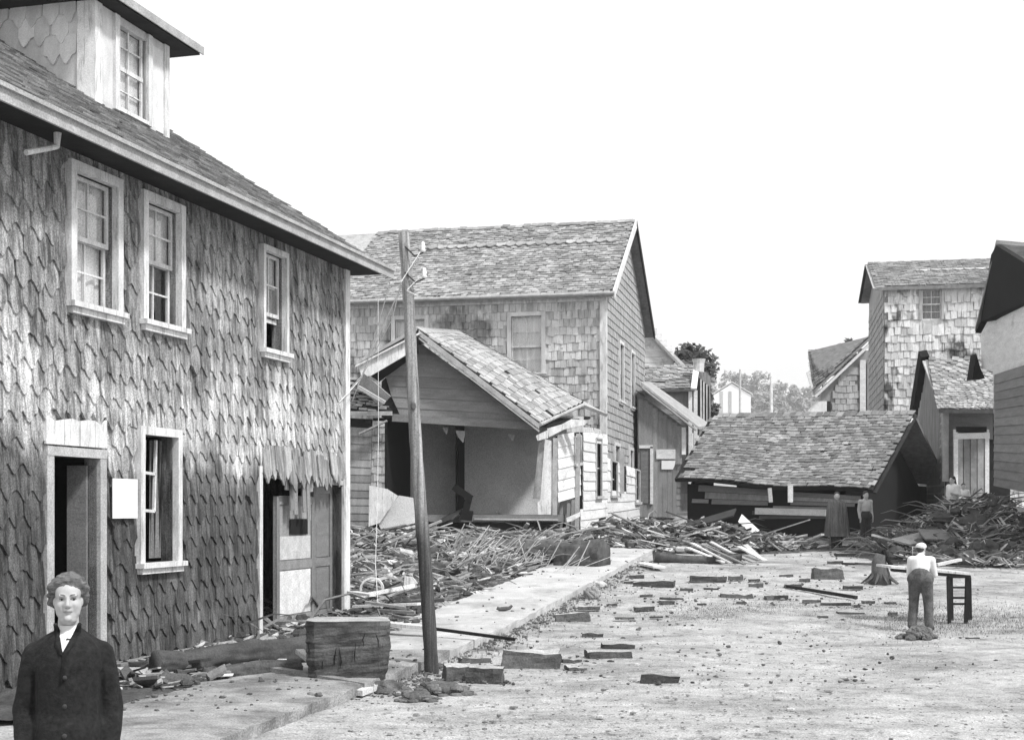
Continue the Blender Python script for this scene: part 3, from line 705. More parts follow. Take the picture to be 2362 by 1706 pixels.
# ------------------------------------------------------------------ wrecked house: front torn open, roof sagging, thrown forward off its footing
WH = thing('wrecked_house', 'wrecked wooden house with its whole front torn open and its gable roof sagging', 'house', (.0, 41, .9))
wa, wb, wc, wd = P(966, 760, 40.6), P(1244, 975, 40.6), P(1344, 928, 45.6), P(1066, 768, 46.0)
QW = QS(wd, wa, wb, wc)                                     # right slope: from the rear rake (u=0) to the front rake (u=1)
if QW.n0.z < 0: QW = QS(wa, wd, wc, wb); 
bul = lambda u, v: V((0, 0, .42*math.sin(math.pi*v)*math.sin(math.pi*(.12+.76*u))-.42*math.sin(math.pi*v)*math.sin(math.pi*.12)))
QW.bend = bul
slab(QW, .1, 8, 8).build('roof', M['dark_wood'], WH)
wm = [rect(.27, .36, .028, M['wreck_roof'], k) for k in range(4)]
pieces(WH, 'roof_shingle', wm, shingle_items(QW, .235, .27, tilt=.075, jit=.012, off=.014, miss=.01, roll=.02), 300, 'roof_shingle_courses')
# torn strip of roof hanging down behind the eave
we, wf = P(1300, 900, 46.2), P(1402, 955, 46.9)
QT = QS(we, P(1296, 905, 45.7), P(1344, 932, 45.5), wf)
if QT.n0.z < 0: QT = QS(P(1296, 905, 45.7), we, wf, P(1344, 932, 45.5))
slab(QT, .1).build('torn_roof_strip', M['trim_grey'], WH)
def edge(par, name, q, p0, p1, w_, t_, m, n=8):
    mb = MB(); pts = [q(p0+(p1-p0)*i/n) for i in range(n+1)]
    for i in range(n): mb.bar(pts[i], pts[i+1], w_, t_, (0, -1, .2))
    return mb.build(name, m, par)
fu = 1 if QW.c[0] == wd else 0
for nm, off, th_, m, dz in (('verge_board', V((0, -.05, -.10)), .05, 'trim_grey', .16), ('verge_lower_strip', V((0, -.03, -.24)), .05, 'trim_grey', .07)):  # grey verge board and a narrower grey strip below it
    mb = MB(); n = 8; pts = [QW.pt(fu, i/n)+off for i in range(n+1)]; vs = []
    for p in pts: vs += [p+V((0, 0, dz/2)), p+V((0, .05, dz/2)), p+V((0, .05, -dz/2)), p+V((0, 0, -dz/2))]
    fs = [(3, 2, 1, 0), (4*n, 4*n+1, 4*n+2, 4*n+3)]+[(4*i+k, 4*i+(k+1) % 4, 4*i+4+(k+1) % 4, 4*i+4+k) for i in range(n) for k in range(4)]
    mb.add(vs, fs).build(nm, M[m], WH)
mb = MB(); n = 8; pts = [QW.pt(1-fu, i/n)-V((0, 0, .02)) for i in range(n+1)]
mb.tube(pts, .07, 6).build('rear_verge', M['dark_wood'], WH)
# left slope with its broad white soffit facing the street
la, lb = P(962, 762, 40.6), P(826, 838, 40.6)
lc, ld = P(880, 812, 46.0), P(1060, 768, 46.0)
mb = MB(); mb.prism([la, lb, lc, ld], V((0, 0, .1))); mb.build('left_roof', M['wreck_roof'], WH)
mb = MB(); mb.prism([P(958, 772, 40.55), P(828, 845, 40.55), P(834, 869, 40.55), P(856, 866, 40.55), P(958, 806, 40.55)], V((0, .06, 0))); mb.build('barge_board', M['white_paint'], WH)
mb = MB(); mb.bar(P(970, 768, 40.50), P(820, 845, 40.50), .05, .12, (0, -1, 0)); mb.build('barge_moulding', M['white_paint'], WH)
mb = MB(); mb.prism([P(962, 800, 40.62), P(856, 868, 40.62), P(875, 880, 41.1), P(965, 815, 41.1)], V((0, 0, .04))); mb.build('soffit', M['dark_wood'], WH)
mb = MB(); mb.bar(P(829, 872, 40.6), P(890, 925, 40.9), .1, .42, (0, -.4, 1)); mb.build('broken_rafter', M['board_grey'], WH)
mb = MB(); mb.bar(P(826, 892, 40.4), P(888, 928, 40.7), .06, .1, (0, -.4, 1)); mb.build('broken_rafter', M['plank_pale'], WH)
# gable of grey boards
FY = 41.15
tri = lambda v: (P(0, v, FY).z)
QGb = QS(P(870, 790, FY), P(1250, 805, FY), P(1250, 984, FY), P(870, 962, FY))
if QGb.n0.y > 0: raise RuntimeError('gable')
def lrW(v):
    vv = 790+(960-790)*v; ul = 968-(vv-800)*.74 if vv < 880 else 880+(vv-880)*.55+rnd.uniform(-6, 10); ur = 968+(vv-786)*1.34
    a = (max(874, min(ul, 960))-870)/380; b = (min(1232, ur)-870)/380
    return (a, b)
_rag = [0]
def slW(v):
    vv = 790+172*v; rr0 = random.Random(round(v*40)); ul = 966-(vv-790)*1.05 if vv < 872 else 880+(vv-872)*.5+rr0.uniform(-5, 9); ur = 975+(vv-790)*1.44
    return ((max(874, ul)-870)/380, (min(1236, ur)-870)/380)
clap(WH, QGb, .30, M['clap_grey'], 'clapboard', slant=slW)
mb = MB(); mb.bar(P(905, 963, FY-.05), P(1232, 983, FY-.05), .14, .22, (0, 0, 1)); mb.build('tie_beam', M['clap_grey'], WH)
mb = MB(); mb.prism([P(968, 790, FY+.06), P(1238, 985, FY+.06), P(880, 962, FY+.06), P(880, 880, FY+.06)], V((0, .1, 0))); mb.build('gable_lining', M['dark_wood'], WH)
# room: floor, back wall, ceiling, left wall
fz = P(1000, 1187, 41).z
mb = MB(); mb.prism([(-4.0, 40.9, fz-.2), (1.35, 40.9, fz-.2), (2.6, 46.2, fz-.2), (-3.2, 46.2, fz-.2)], (0, 0, .2)); mb.build('floor', M['clap_grey'], WH)
mb = MB(); mb.prism([(-3.5, 44.9, fz), (2.3, 44.9, fz), (2.3, 44.9, 5.0), (-3.5, 44.9, 5.0)], (0, .12, 0)); mb.build('back_wall', M['plaster'], WH)
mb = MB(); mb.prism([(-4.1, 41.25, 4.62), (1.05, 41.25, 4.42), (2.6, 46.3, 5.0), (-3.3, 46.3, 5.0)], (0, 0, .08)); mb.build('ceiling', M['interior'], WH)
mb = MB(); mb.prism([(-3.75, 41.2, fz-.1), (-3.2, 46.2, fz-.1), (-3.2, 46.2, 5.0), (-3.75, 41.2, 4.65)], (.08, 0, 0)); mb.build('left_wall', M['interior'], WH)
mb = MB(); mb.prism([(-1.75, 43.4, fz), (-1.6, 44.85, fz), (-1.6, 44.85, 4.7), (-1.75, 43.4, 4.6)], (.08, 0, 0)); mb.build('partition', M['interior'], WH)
mb = MB(); mb.prism([(-4.2, 41.0, .6), (1.4, 41.0, .6), (1.4, 41.0, fz-.22), (-4.2, 41.0, fz-.22)], (0, .2, 0)); mb.build('sill_wall', M['dark_wood'], WH)
mb = MB(); mb.bar((-1.1, 40.86, fz-.12), (1.35, 40.86, fz-.14), .05, .05); mb.build('floor_edge_board', M['trim_grey'], WH)
for u, v, s in ((1050, 992, .34), (1172, 1000, .22), (1020, 985, .2)):
    p = P(u, v, 41.3); mb = MB(); mb.prism([p, p+V((s*.9, 0, -.02)), p+V((s*.7, .02, -s*1.1)), p+V((s*.25, .03, -s*.6))], (0, .015, 0)); mb.build('hanging_scrap', M['board_grey'], WH)
# torn doorpost at the right of the opening
mb = MB(); mb.prism([P(1257, 1012, 40.9), P(1272, 1016, 40.9), P(1271, 1186, 40.9), P(1241, 1186, 40.9), P(1240, 1158, 40.9), P(1246, 1154, 40.9)], (0, .07, 0)); mb.build('door_post', M['white_paint'], WH)
mb = MB(); mb.prism([P(1243, 1022, 41.3), P(1257, 1012, 41.3), P(1246, 1150, 41.3), P(1229, 1150, 41.3)], (0, .05, 0)); mb.build('door_post', M['trim_grey'], WH)
# gutter and broken white eaves boards over the side wall
for i, (pts, m) in enumerate(((((1236, 1004), (1262, 992), (1262, 1010), (1240, 1016)), 'white_paint'), (((1262, 988), (1296, 978), (1318, 966), (1350, 968), (1348, 980), (1300, 990), (1266, 1008)), 'white_paint'), (((1306, 982), (1366, 986), (1368, 996), (1308, 996)), 'white_paint'), (((1370, 986), (1384, 990), (1384, 1002), (1370, 998)), 'white_paint'))):
    mb = MB(); y = 40.7+.35*i; mb.prism([P(u, v, y) for u, v in pts], (.03, .12, 0)); mb.build('broken_eaves_board', M[m], WH)
mb = MB(); mb.tube([wb+V((.02, -.05, -.05)), P(1290, 958, 42.8), P(1344, 934, 45.4)], .06, 8); mb.build('gutter', M['trim_grey'], WH)
# right side wall: white clapboards, bent outwards, in three stretches
SW = [(1286, 41.2), (1338, 42.2), (1400, 44.3), (1474, 47.2)]
def stretch(i, tops, bots, holes=(), expo=.30, miss=0):
    (u0, y0), (u1, y1) = SW[i], SW[i+1]
    bl, br, tr, tl = P(u0, bots[0], y0), P(u1, bots[1], y1), P(u1, tops[1], y1), P(u0, tops[0], y0)
    q = QS(tl, tr, br, bl)
    if q.n0.y > 0: raise RuntimeError('side')
    W_, H_ = q.size()
    def lr(v):
        sp = [(0, 1)]
        for a, b, c, d in holes:
            if c < v < d:
                nw = []
                for x0, x1 in sp:
                    if a > x0: nw.append((x0, min(a, x1)))
                    if b < x1: nw.append((max(b, x0), x1))
                sp = nw
        return sp
    clap(WH, q, expo, M['clap_white'], 'clapboard', lr, 3, .035, miss, .004)
    b_ = MB(); nu, nv = 12, 16                              # lining boards behind, open where the windows are
    for a in range(nu):
        for c in range(nv):
            cu, cv = (a+.5)/nu, (c+.5)/nv
            if any(h[0] < cu < h[1] and h[2] < cv < h[3] for h in holes): continue
            f = [q.pt(x/nu, y/nv, -.03) for x, y in ((a, c), (a, c+1), (a+1, c+1), (a+1, c))]
            b_.add(f+[p-q.n0*.05 for p in f], [(0, 1, 2, 3), (7, 6, 5, 4), (0, 4, 5, 1), (1, 5, 6, 2), (2, 6, 7, 3), (3, 7, 4, 0)])
    b_.build('wall_lining', M['dark_wood'], WH)
    return q
q0 = stretch(0, (1006, 996), (1158, 1142), ((.72, 1.0, .06, .5),))
q0b = None
q1 = stretch(1, (992, 1004), (1246, 1232), ((.0, .10, .0, .72), (.55, .76, .05, .62)))
q2 = stretch(2, (1058, 1086), (1232, 1205), ((.1, .28, .0, .5), (.48, .58, .0, .45), (.86, .99, 0, .62)))
def sash(q, a, b, c, d, m='trim_grey'):
    fr = MB()
    for x in (a, b): fr.bar(q.pt(x, c, .03), q.pt(x, d, .03), .07, .05, q.n0)
    fr.bar(q.pt(a, c, .03), q.pt(b, c, .03), .05, .07, q.n0)
    f = fr.build('window', M[m], WH); k = MB(); k.bar(q.pt(a-.02, d, .05), q.pt(b+.02, d, .05), .08, .12, q.n0); k.build('sill', M[m], f)
    k = MB(); p = [q.pt(x, y, -.1) for x, y in ((a, c), (a, d), (b, d), (b, c))]; k.prism(p, q.n0*-.01); k.build('pane', M['iris'], f)
    for y in (c+(d-c)*.5,):
        k = MB(); k.bar(q.pt(a, y, -.06), q.pt(b, y, -.06), .04, .04, q.n0); k.build('sash_rail', M[m], f)
sash(q0, .72, 1.0, .06, .5); sash(q1, .55, .76, .05, .62); sash(q2, .1, .28, .0, .5); sash(q2, .86, .99, 0, .62)
mb = MB(); mb.bar(P(1281, 1010, 41.1), P(1279, 1225, 41.1), .14, .1, (0, -1, 0)); mb.build('corner_post', M['trim_grey'], WH)
mb = MB(); mb.bar(P(1334, 1000, 42.0), P(1330, 1240, 41.9), .14, .1, (0, -1, 0)); mb.build('corner_post', M['trim_grey'], WH)
mb = MB(); mb.bar(P(1434, 1040, 45.4), P(1434, 1138, 45.4), .16, .1, (0, -1, 0)); mb.build('bare_post', M['trim_grey'], WH)
for u, t_, b_ in ((1296, 1150, 1225), (1312, 1160, 1222), (1322, 1152, 1232)):
    mb = MB(); mb.bar(P(u, t_, 41.7), P(u-3, b_, 41.6), .1, .06, (0, -1, 0)); mb.build('splintered_stud', M['board_grey'], WH)
mb = MB(); mb.prism([P(1306, 1194, 41.2), P(1338, 1180, 41.4), P(1338, 1190, 41.4), P(1322, 1200, 41.3), P(1308, 1204, 41.2)], (0, .05, 0)); mb.build('splintered_board', M['clap_white'], WH)

# annex on the left of the wrecked house
AX = thing('annex', 'small clapboard annex with shingled roof at the left of the wrecked house', 'shed', (-4.9, 41.2, .8))
QA = QS(P(790, 872, 43.6), P(858, 880, 43.6), P(905, 948, 40.9), P(790, 948, 40.9))
if QA.n0.z < 0: raise RuntimeError('annex')
slab(QA, .1).build('roof', M['dark_wood'], AX)
am = [rect(.26, .34, .03, M['left_roof'], k) for k in range(4)]
pieces(AX, 'roof_shingle', am, shingle_items(QA, .24, .26, tilt=.1, jit=.05, off=.02, miss=.06, roll=.12), 300)
mb = MB(); mb.bar(P(780, 953, 40.85), P(905, 953, 40.85), .05, .12, (0, 0, 1)); mb.build('fascia', M['trim_grey'], AX)
QAw = QS(P(780, 985, 41.2), P(858, 990, 41.2), P(853, 1218, 41.2), P(780, 1218, 41.2))
clap(AX, QAw, .235, M['board_grey'], 'clapboard')
slab(QAw, .1, v0=-.1).build('wall', M['dark_wood'], AX)
mb = MB(); mb.prism([P(780, 1215, 41.25), P(851, 1215, 41.25), P(851, 1215, 46), P(780, 1215, 46)], (0, 0, .05)); mb.build('floor', M['dark_wood'], AX)
mb = MB(); mb.bar(P(829, 1000, 40.8), P(893, 970, 40.8), .05, .24, (0, -1, 0)); mb.build('brace', M['board_grey'], AX)

# fallen panels lying inside
for nm, pts, y, m, lab in (('wall_panel', ((852, 1119), (893, 1127), (918, 1143), (876, 1205), (862, 1210), (850, 1214)), 40.5, 'white_paint', 'white triangular wall panel fallen in the torn-open room at its left edge'),
                      ('wall_panel', ((920, 1142), (968, 1150), (968, 1220), (935, 1222), (880, 1222), (872, 1208)), 40.75, 'plaster', 'grey fallen wall panel leaning beside the white one inside the wrecked room')):
    mb = MB(); mb.prism([P(u, v, y) for u, v in pts], (0, .05, 0)); tag(mb.build(nm, M[m]), lab, 'panel')
mb = MB(); mb.bar(P(1046, 1122, 40.6), P(1088, 1150, 40.6), .2, .12, (0, -1, 0)); mb.bar(P(1083, 1140, 40.62), P(1072, 1190, 40.62), .2, .14, (0, -1, 0)); mb.bar(P(1062, 1186, 40.6), P(1090, 1190, 40.6), .3, .2, (0, -1, 0))
tag(mb.build('broken_furniture', M['interior']), 'black angular broken chair-like wreckage standing on the open room floor edge', 'wreckage')

# ------------------------------------------------------------------ houses up the street, behind the gabled house
H1 = thing('clapboard_cottage', 'pale clapboard cottage with one roof slope showing just behind the gabled house', 'cottage', (6.2, 66, 2))
Y = 66.0
mb = MB(); fr = [P(1440, 720, Y), P(1490, 775, Y), P(1556, 848, Y), P(1554, 900, Y), P(1440, 900, Y)]; mb.prism(fr, (1.2, 5, 0)); mb.build('wall', M['clap_grey'], H1)
q = QS(P(1440, 720, Y-.05), P(1556, 720, Y-.05), P(1556, 900, Y-.05), P(1440, 900, Y-.05))
clap(H1, q, .26, M['clap_white'], 'clapboard', lambda v: (0, min(.98, max(.1, (1440+(180*v)*1.0-1440)/116*.9+.30))))
mb = MB(); mb.prism([P(1436, 706, Y-.4), P(1578, 856, Y-.4), P(1582, 850, Y+6), P(1438, 704, Y+6)], (0, 0, .16)); mb.build('roof', M['roof_shingle'], H1)
mb = MB(); mb.bar(P(1554, 838, Y-.6), P(1590, 878, Y-.6), .1, .35, (0, -1, 0)); mb.build('eaves_bracket', M['trim_grey'], H1)

H2 = thing('porch_house', 'low house with mossy grey roof and dark clapboards behind the lean-to', 'house', (7, 60, 1.7))
Y = 60.0
q = QS(P(1450, 848, Y+2.5), P(1612, 843, Y+2.5), P(1602, 896, Y), P(1450, 900, Y))
slab(q, .12).build('roof', M['roof_shingle'], H2)
hm = [rect(.3, .36, .03, M['roof_shingle'], k) for k in range(4)]
pieces(H2, 'roof_shingle', hm, shingle_items(q, .2, .3, tilt=.09, jit=.03, off=.02, miss=.03, roll=.05), 100, 'roof_shingle_courses')
mb = MB(); mb.bar(P(1607, 843, Y+1.2), P(1600, 897, Y-.05), .1, .25, (1, 0, 0)); mb.build('verge_board', M['clap_white'], H2)
mb = MB(); mb.tube([P(1612, 858, Y+1), P(1612, 838, Y+1), P(1612, 828, Y+1)], [.22, .24, .30], 8); mb.build('chimney', M['clap_white'], H2)
q = QS(P(1470, 900, Y+.4), P(1590, 898, Y+.4), P(1590, 1180, Y+.4), P(1470, 1180, Y+.4))
slab(q, .2).build('wall', M['dark_wood'], H2); clap(H2, q, .26, M['board_grey'], 'clapboard')
for u in (1592, 1604): mb = MB(); mb.bar(P(u, 900, Y+.2), P(u, 1150, Y+.2), .16, .16); mb.build('porch_post', M['clap_white'], H2)
mb = MB(); mb.prism([P(1612, 850, Y+2.4), P(1634, 868, Y+4), P(1636, 1150, Y+4), P(1612, 1150, Y+.6)], (.1, 0, 0)); mb.build('side_wall', M['dark_shingle'], H2)
for k in range(7):
    u = 1612+k*3.4; mb = MB(); mb.bar(P(u, 872+k*3, Y+.8+k*.3), P(u+rnd.uniform(-1, 2), 980, Y+.8+k*.3), .14, .1); mb.build('shutter_slat', M['white_paint'] if k % 2 else M['dark_wood'], H2)

H3 = thing('lean_to', 'grey weathered lean-to with narrow door and sloping roof edge beside the gable end', 'shed', (5.4, 55, 1.5))
Y = 55.0
mb = MB(); mb.prism([P(1470, 905, Y), P(1580, 985, Y), P(1577, 1045, Y), P(1553, 1075, Y), P(1552, 1192, Y), P(1470, 1196, Y)], (.6, 4, 0)); mb.build('wall', M['board_grey'], H3)
for k in range(9):
    u = 1478+k*11.2; t = 922+(u-1486)*.74
    mb = MB(); mb.bar(P(u, max(t, 920), Y-.03), P(u, 1192 if u < 1550 else 1070, Y-.03), .185, .03, (0, -1, 0)); mb.build('wall_board', M['board_grey'], H3)
mb = MB(); mb.prism([P(1478, 886, Y-.3), P(1612, 990, Y-.3), P(1640, 985, Y+4), P(1500, 886, Y+4)], (0, 0, .1)); mb.build('roof', M['roof_shingle'], H3)
mb = MB(); mb.bar(P(1480, 893, Y-.35), P(1606, 992, Y-.35), .06, .26, (0, -1, 0)); mb.build('verge_board', M['trim_grey'], H3)
mb = MB(); mb.prism([P(1478, 1032, Y-.08), P(1500, 1032, Y-.08), P(1500, 1160, Y-.08), P(1478, 1160, Y-.08)], (0, .05, 0)); d = mb.build('door', M['clap_grey'], H3)
for a, b in (((1503, 1030), (1503, 1162)), ((1474, 1030), (1506, 1030))):
    mb = MB(); mb.bar(P(*a, Y-.1), P(*b, Y-.1), .12, .08, (0, -1, 0)); mb.build('frame', M['clap_white'], d)
mb = MB(); mb.bar(P(1577, 985, Y-.08), P(1577, 1048, Y-.08), .16, .06, (0, -1, 0)); mb.build('corner_board', M['clap_white'], H3)
for pts, lab, nm in ((((1514, 1036), (1558, 1036), (1558, 1058), (1514, 1058)), 'pale grey blank board nailed on the lean-to wall, the upper one', 'sign_board'), (((1526, 1062), (1558, 1062), (1556, 1074), (1552, 1082), (1526, 1082)), 'small bright white blank notice on the lean-to wall, under the grey board', 'notice')):
    mb = MB(); mb.prism([P(u, v, Y-.1) for u, v in pts], (0, .03, 0)); tag(mb.build(nm, M['paper'] if nm == 'notice' else M['clap_white']), lab, 'notice')

# ------------------------------------------------------------------ collapsed barn across the top of the street
BN = thing('collapsed_barn', 'collapsed low barn with a dark shingle roof and black open gable', 'barn', (9.5, 46, 1.0))
EL, ER, RRt, RL, BRt = P(1556, 1104, 46.5), P(2013, 1131, 43.0), P(2110, 952, 46.5), P(1640, 960, 49.5), P(2186, 1112, 50.5)
QN = QS(RL, RRt, ER, EL, bend=lambda u, v: V((0, 0, -.10*math.sin(math.pi*u)*math.sin(math.pi*v)+.05*math.sin(u*9)*v)))
if QN.n0.z < 0: raise RuntimeError('barn')
slab(QN, .12, 10, 5).build('roof', M['dark_wood'], BN)
nm_ = [rect(.23, .34, .03, M['barn_roof'], k) for k in range(4)]
def okn(u, v): return not (u < .05+.04*math.sin(v*23) and v > .86) and not (u < .02+.02*math.sin(v*40))
pieces(BN, 'roof_shingle', nm_, shingle_items(QN, .175, .23, okn, tilt=.09, jit=.018, off=.016, miss=.012, roll=.035), 300, 'roof_shingle_courses')
BLt = P(1700, 1080, 53.5)
mb = MB(); mb.prism([RL, RRt, BRt, BLt], (0, 0, -.12)); mb.build('back_roof', M['barn_roof'], BN)
mb = MB(); mb.bar(RRt+V((.03, -.05, -.09)), ER+V((.06, -.02, -.08)), .05, .1, (1, -.3, 0)); mb.build('verge_board', M['dark_wood'], BN)
mb = MB(); mb.bar(P(2088, 988, 46.0), P(2100, 966, 46.3), .08, .2, (1, -.6, 0)); mb.build('pale_verge_end', M['white_paint'], BN)
gA, gB = ER+V((.05, .2, -.1)), BRt
dn = lambda p: V((p.x, p.y, gz(p.x, p.y)-.1))
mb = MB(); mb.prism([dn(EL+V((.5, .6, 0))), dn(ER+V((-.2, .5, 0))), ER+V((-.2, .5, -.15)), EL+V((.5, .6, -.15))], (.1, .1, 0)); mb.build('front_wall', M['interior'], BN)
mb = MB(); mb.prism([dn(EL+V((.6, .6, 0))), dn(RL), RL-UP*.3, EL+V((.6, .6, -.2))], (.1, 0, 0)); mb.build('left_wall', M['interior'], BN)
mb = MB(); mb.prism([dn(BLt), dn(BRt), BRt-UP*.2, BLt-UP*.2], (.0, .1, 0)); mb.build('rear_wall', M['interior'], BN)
# black sheet set back in the open gable, its inner shade put into the colour
mb = MB(); sb = V((-.9, .3, 0)); mb.prism([dn(ER+sb+V((.2, .6, 0))), dn(BRt+sb), BRt+sb-UP*.25, RRt+sb-UP*.3, ER+sb+V((.2, .6, -.2))], (-.1, .05, 0)); mb.build('gable_dark_sheet', M['interior'], BN)
q = QS(EL+V((.55, .5, -.12)), ER+V((-.15, .42, -.12)), V((ER.x-.15, ER.y+.42, P(0, 1200, 43).z)), V((EL.x+.55, EL.y+.5, P(0, 1205, 46.5).z)))
for k, (u0, u1, v0, v1, m) in enumerate(((.06, .49, .04, .20, 'clap_grey'), (.10, .48, .21, .38, 'board_grey'), (.14, .47, .39, .52, 'clap_grey'), (.60, .98, .06, .20, 'clap_grey'), (.60, .98, .21, .34, 'board_grey'), (.60, .95, .35, .48, 'clap_grey'), (.50, .88, .52, .66, 'clap_grey'), (.38, .82, .68, .80, 'clap_dark'), (.42, .80, .82, .92, 'clap_dark'), (.02, .12, .40, .50, 'clap_grey'))):
    mb = MB(); mb.prism([q.pt(u0, v0, .02), q.pt(u1, v0, .02), q.pt(u1, v1, .06), q.pt(u0, v1, .06)], q.n0*-.04); mb.build('wall_board', M[m], BN)
mb = MB(); mb.bar(P(1823, 1119, 43.9), P(1823, 1158, 43.9), .15, .1, (0, -1, 0)); mb.build('white_post', M['clap_white'], BN)
mb = MB(); mb.bar(P(1775, 1125, 44.3), P(1778, 1158, 44.3), .12, .08, (0, -1, 0)); mb.build('grey_post', M['trim_grey'], BN)
mb = MB(); mb.bar(P(1742, 1178, 43.6), P(1905, 1182, 42.8), .12, .2, (0, 0, 1)); mb.build('fallen_beam', M['trim_grey'], BN)

# ------------------------------------------------------------------ right side of the street
# tall patchy house
T0 = V((14.9, 56, 0)); TE1 = V((.184, .983, 0)); TE2 = V((.983, -.184, 0))
TH = thing('tall_house', 'tall house at the right with worn patchy pale shingles and small upper window', 'house', (18.5, 58.5, 1.5))
TZ = P(2039, 661, 56).z; TD = 9.0; TL = 9.5
ST = Surf(T0, TE2, True)
hT = [(1.45, 2.2, 9.55, 10.75)]
mb = MB(); holed(mb, ST, 0, TL, 1, TZ, hT, .2); mb.build('front_wall', M['patchy_shingle'], TH)
apx = P(2013, 606, 60.4); rear = P(2005, 690, 64.8)
mb = MB(); mb.prism([T0+UP, T0+TE1*TD+UP, V((T0+TE1*TD).xyz)+UP*rear.z, V((T0+TE1*4.5).xyz)+UP*(apx.z-.2), T0+UP*(TZ-.02)], TE2*.2); mb.build('gable_wall', M['gable_shingle'], TH)
Qs = QS(T0+UP*(TZ-.02), T0+TE1*.01+UP*(TZ-.02), T0+UP, T0+UP)
rg = T0+TE1*4.5; rg.z = apx.z
QTr = QS(rg-TE2*.35, rg+TE2*TL, T0+TE2*TL-TE1*.3+UP*(TZ-.05), T0-TE2*.35-TE1*.3+UP*(TZ-.05))
slab(QTr, .14).build('roof', M['roof_shingle'], TH)
tm = [rect(.26, .36, .03, M['roof_shingle'], k) for k in range(4)]
pieces(TH, 'roof_shingle', tm, shingle_items(QTr, .2, .26, tilt=.09, jit=.02, off=.015, miss=.01, roll=.03), 200, 'roof_shingle_courses')
tz = [fish(.4, .22, .4, .04, M['silver_shingle'], k) for k in range(2)]
for c in range(15):
    o = bpy.data.objects.new('pointed_shingle', tz[c % 2]); COL.objects.link(o); adopt(o, TH); o.matrix_basis = QTr.mat(.22+c*.045, .5, .07, .07)
rr2 = T0+TE1*(TD+.3)+UP*rear.z
mb = MB(); mb.prism([rg-TE2*.35, rr2-TE2*.35, rr2+TE2*TL, rg+TE2*TL], (0, 0, -.14)); mb.build('back_roof', M['roof_shingle'], TH)
mb = MB(); mb.bar(rg-TE2*.37-UP*.08, rr2-TE2*.37-UP*.1, .05, .2, (1, 0, 0)); mb.build('verge_board', M['dark_wood'], TH)
mb = MB(); mb.bar(rg-TE2*.37-UP*.1, T0-TE2*.37-TE1*.3+UP*(TZ-.12), .05, .16, (1, 0, 0)); mb.build('verge_board', M['trim_grey'], TH)
window(TH, ST, *hT[0], M['trim_grey'], M['white_paint'], cw=.1, sill=False, back_hi='drape', back_lo='drape', rows=2, proud=.07, pane_objs=False)
QTw = QS(ST.pt(.02, TZ-.1), ST.pt(TL, TZ-.1), ST.pt(TL, 1.2), ST.pt(.02, 1.2))
tw = [rect(.24, .45, .03, M['patchy_shingle'], k) for k in range(4)]
pieces(TH, 'shingle', tw, shingle_items(QTw, .31, .24, ok_h(ST, QTw, hT, .1), tilt=.06, jit=.03, off=.004, miss=.05, roll=.02), 300, 'shingle_courses')
mb = MB(); mb.prism([ST.pt(5.2, TZ-1.4, .12), ST.pt(5.2, TZ, .12), ST.pt(5.7, TZ, .12), ST.pt(5.5, TZ-1.5, .12)], ST.n*-.04); mb.build('loose_board', M['board_grey'], TH)
QTg = QS(T0+TE1*TD+UP*TZ, T0+UP*TZ, T0+UP*1.2, T0+TE1*TD+UP*1.2)
tg = [rect(.24, .45, .03, M['gable_shingle'], k) for k in range(4)]
pieces(TH, 'gable_shingle', tg, shingle_items(QTg, .31, .24, tilt=.07, jit=.01, off=.004, miss=.01), 120, 'gable_shingle_courses')

# lower house with the white fascia, further up the street
LR = thing('fascia_house', 'grey house with broad white roof fascia sloping down, left of the tall house', 'house', (14, 74, 2.4))
Y = 72.0
mb = MB(); mb.prism([P(1893, 905, Y), P(1995, 808, Y), P(2060, 808, Y), P(2060, 1100, Y), P(1893, 1100, Y)], (.9, 5, 0)); mb.build('wall', M['gable_shingle'], LR)
mb = MB(); mb.bar(P(2010, 790, Y-.3), P(1878, 916, Y-.3), .1, .62, (0, -1, 0)); mb.build('fascia', M['clap_white'], LR)
mb = MB(); mb.prism([P(2010, 780, Y-.3), P(1876, 908, Y-.3), P(1864, 815, Y+7), P(1970, 808, Y+7)], (0, 0, .12)); mb.build('roof', M['left_roof'], LR)
ql = QS(P(1970, 806, Y+7), P(2010, 778, Y-.3), P(1876, 906, Y-.3), P(1864, 813, Y+7))
if ql.n0.z < 0: ql = QS(P(1864, 813, Y+7), P(1876, 906, Y-.3), P(2010, 778, Y-.3), P(1970, 806, Y+7))
pieces(LR, 'roof_shingle', rm, shingle_items(ql, .25, .25, tilt=.08, jit=.02, off=.15, roll=.03), 160, 'roof_shingle_courses')
mb = MB(); mb.bar(P(1862, 858, Y), P(1885, 930, Y), .1, .12); mb.build('verge_post', M['clap_white'], LR)
for u, w_, m in ((1882, .5, 'clap_white'), (1900, .3, 'clap_white'), (1912, .16, 'dark_wood'), (1990, .3, 'clap_white'), (2010, .45, 'board_grey'), (2028, .4, 'clap_white')):
    mb = MB(); mb.bar(P(u, 925 if u < 1950 else 830, Y-.12), P(u, 1080, Y-.12), w_, .08, (0, -1, 0)); mb.build('wall_board', M[m], LR)
lrm = [rect(.3, .4, .03, M['gable_shingle'], k) for k in range(4)]
q = QS(P(1920, 850, Y-.05), P(1984, 850, Y-.05), P(1984, 1000, Y-.05), P(1920, 1000, Y-.05))
pieces(LR, 'shingle', lrm, shingle_items(q, .3, .3, lambda u, v: u+v > .5, tilt=.06, jit=.02, off=.004), 120)

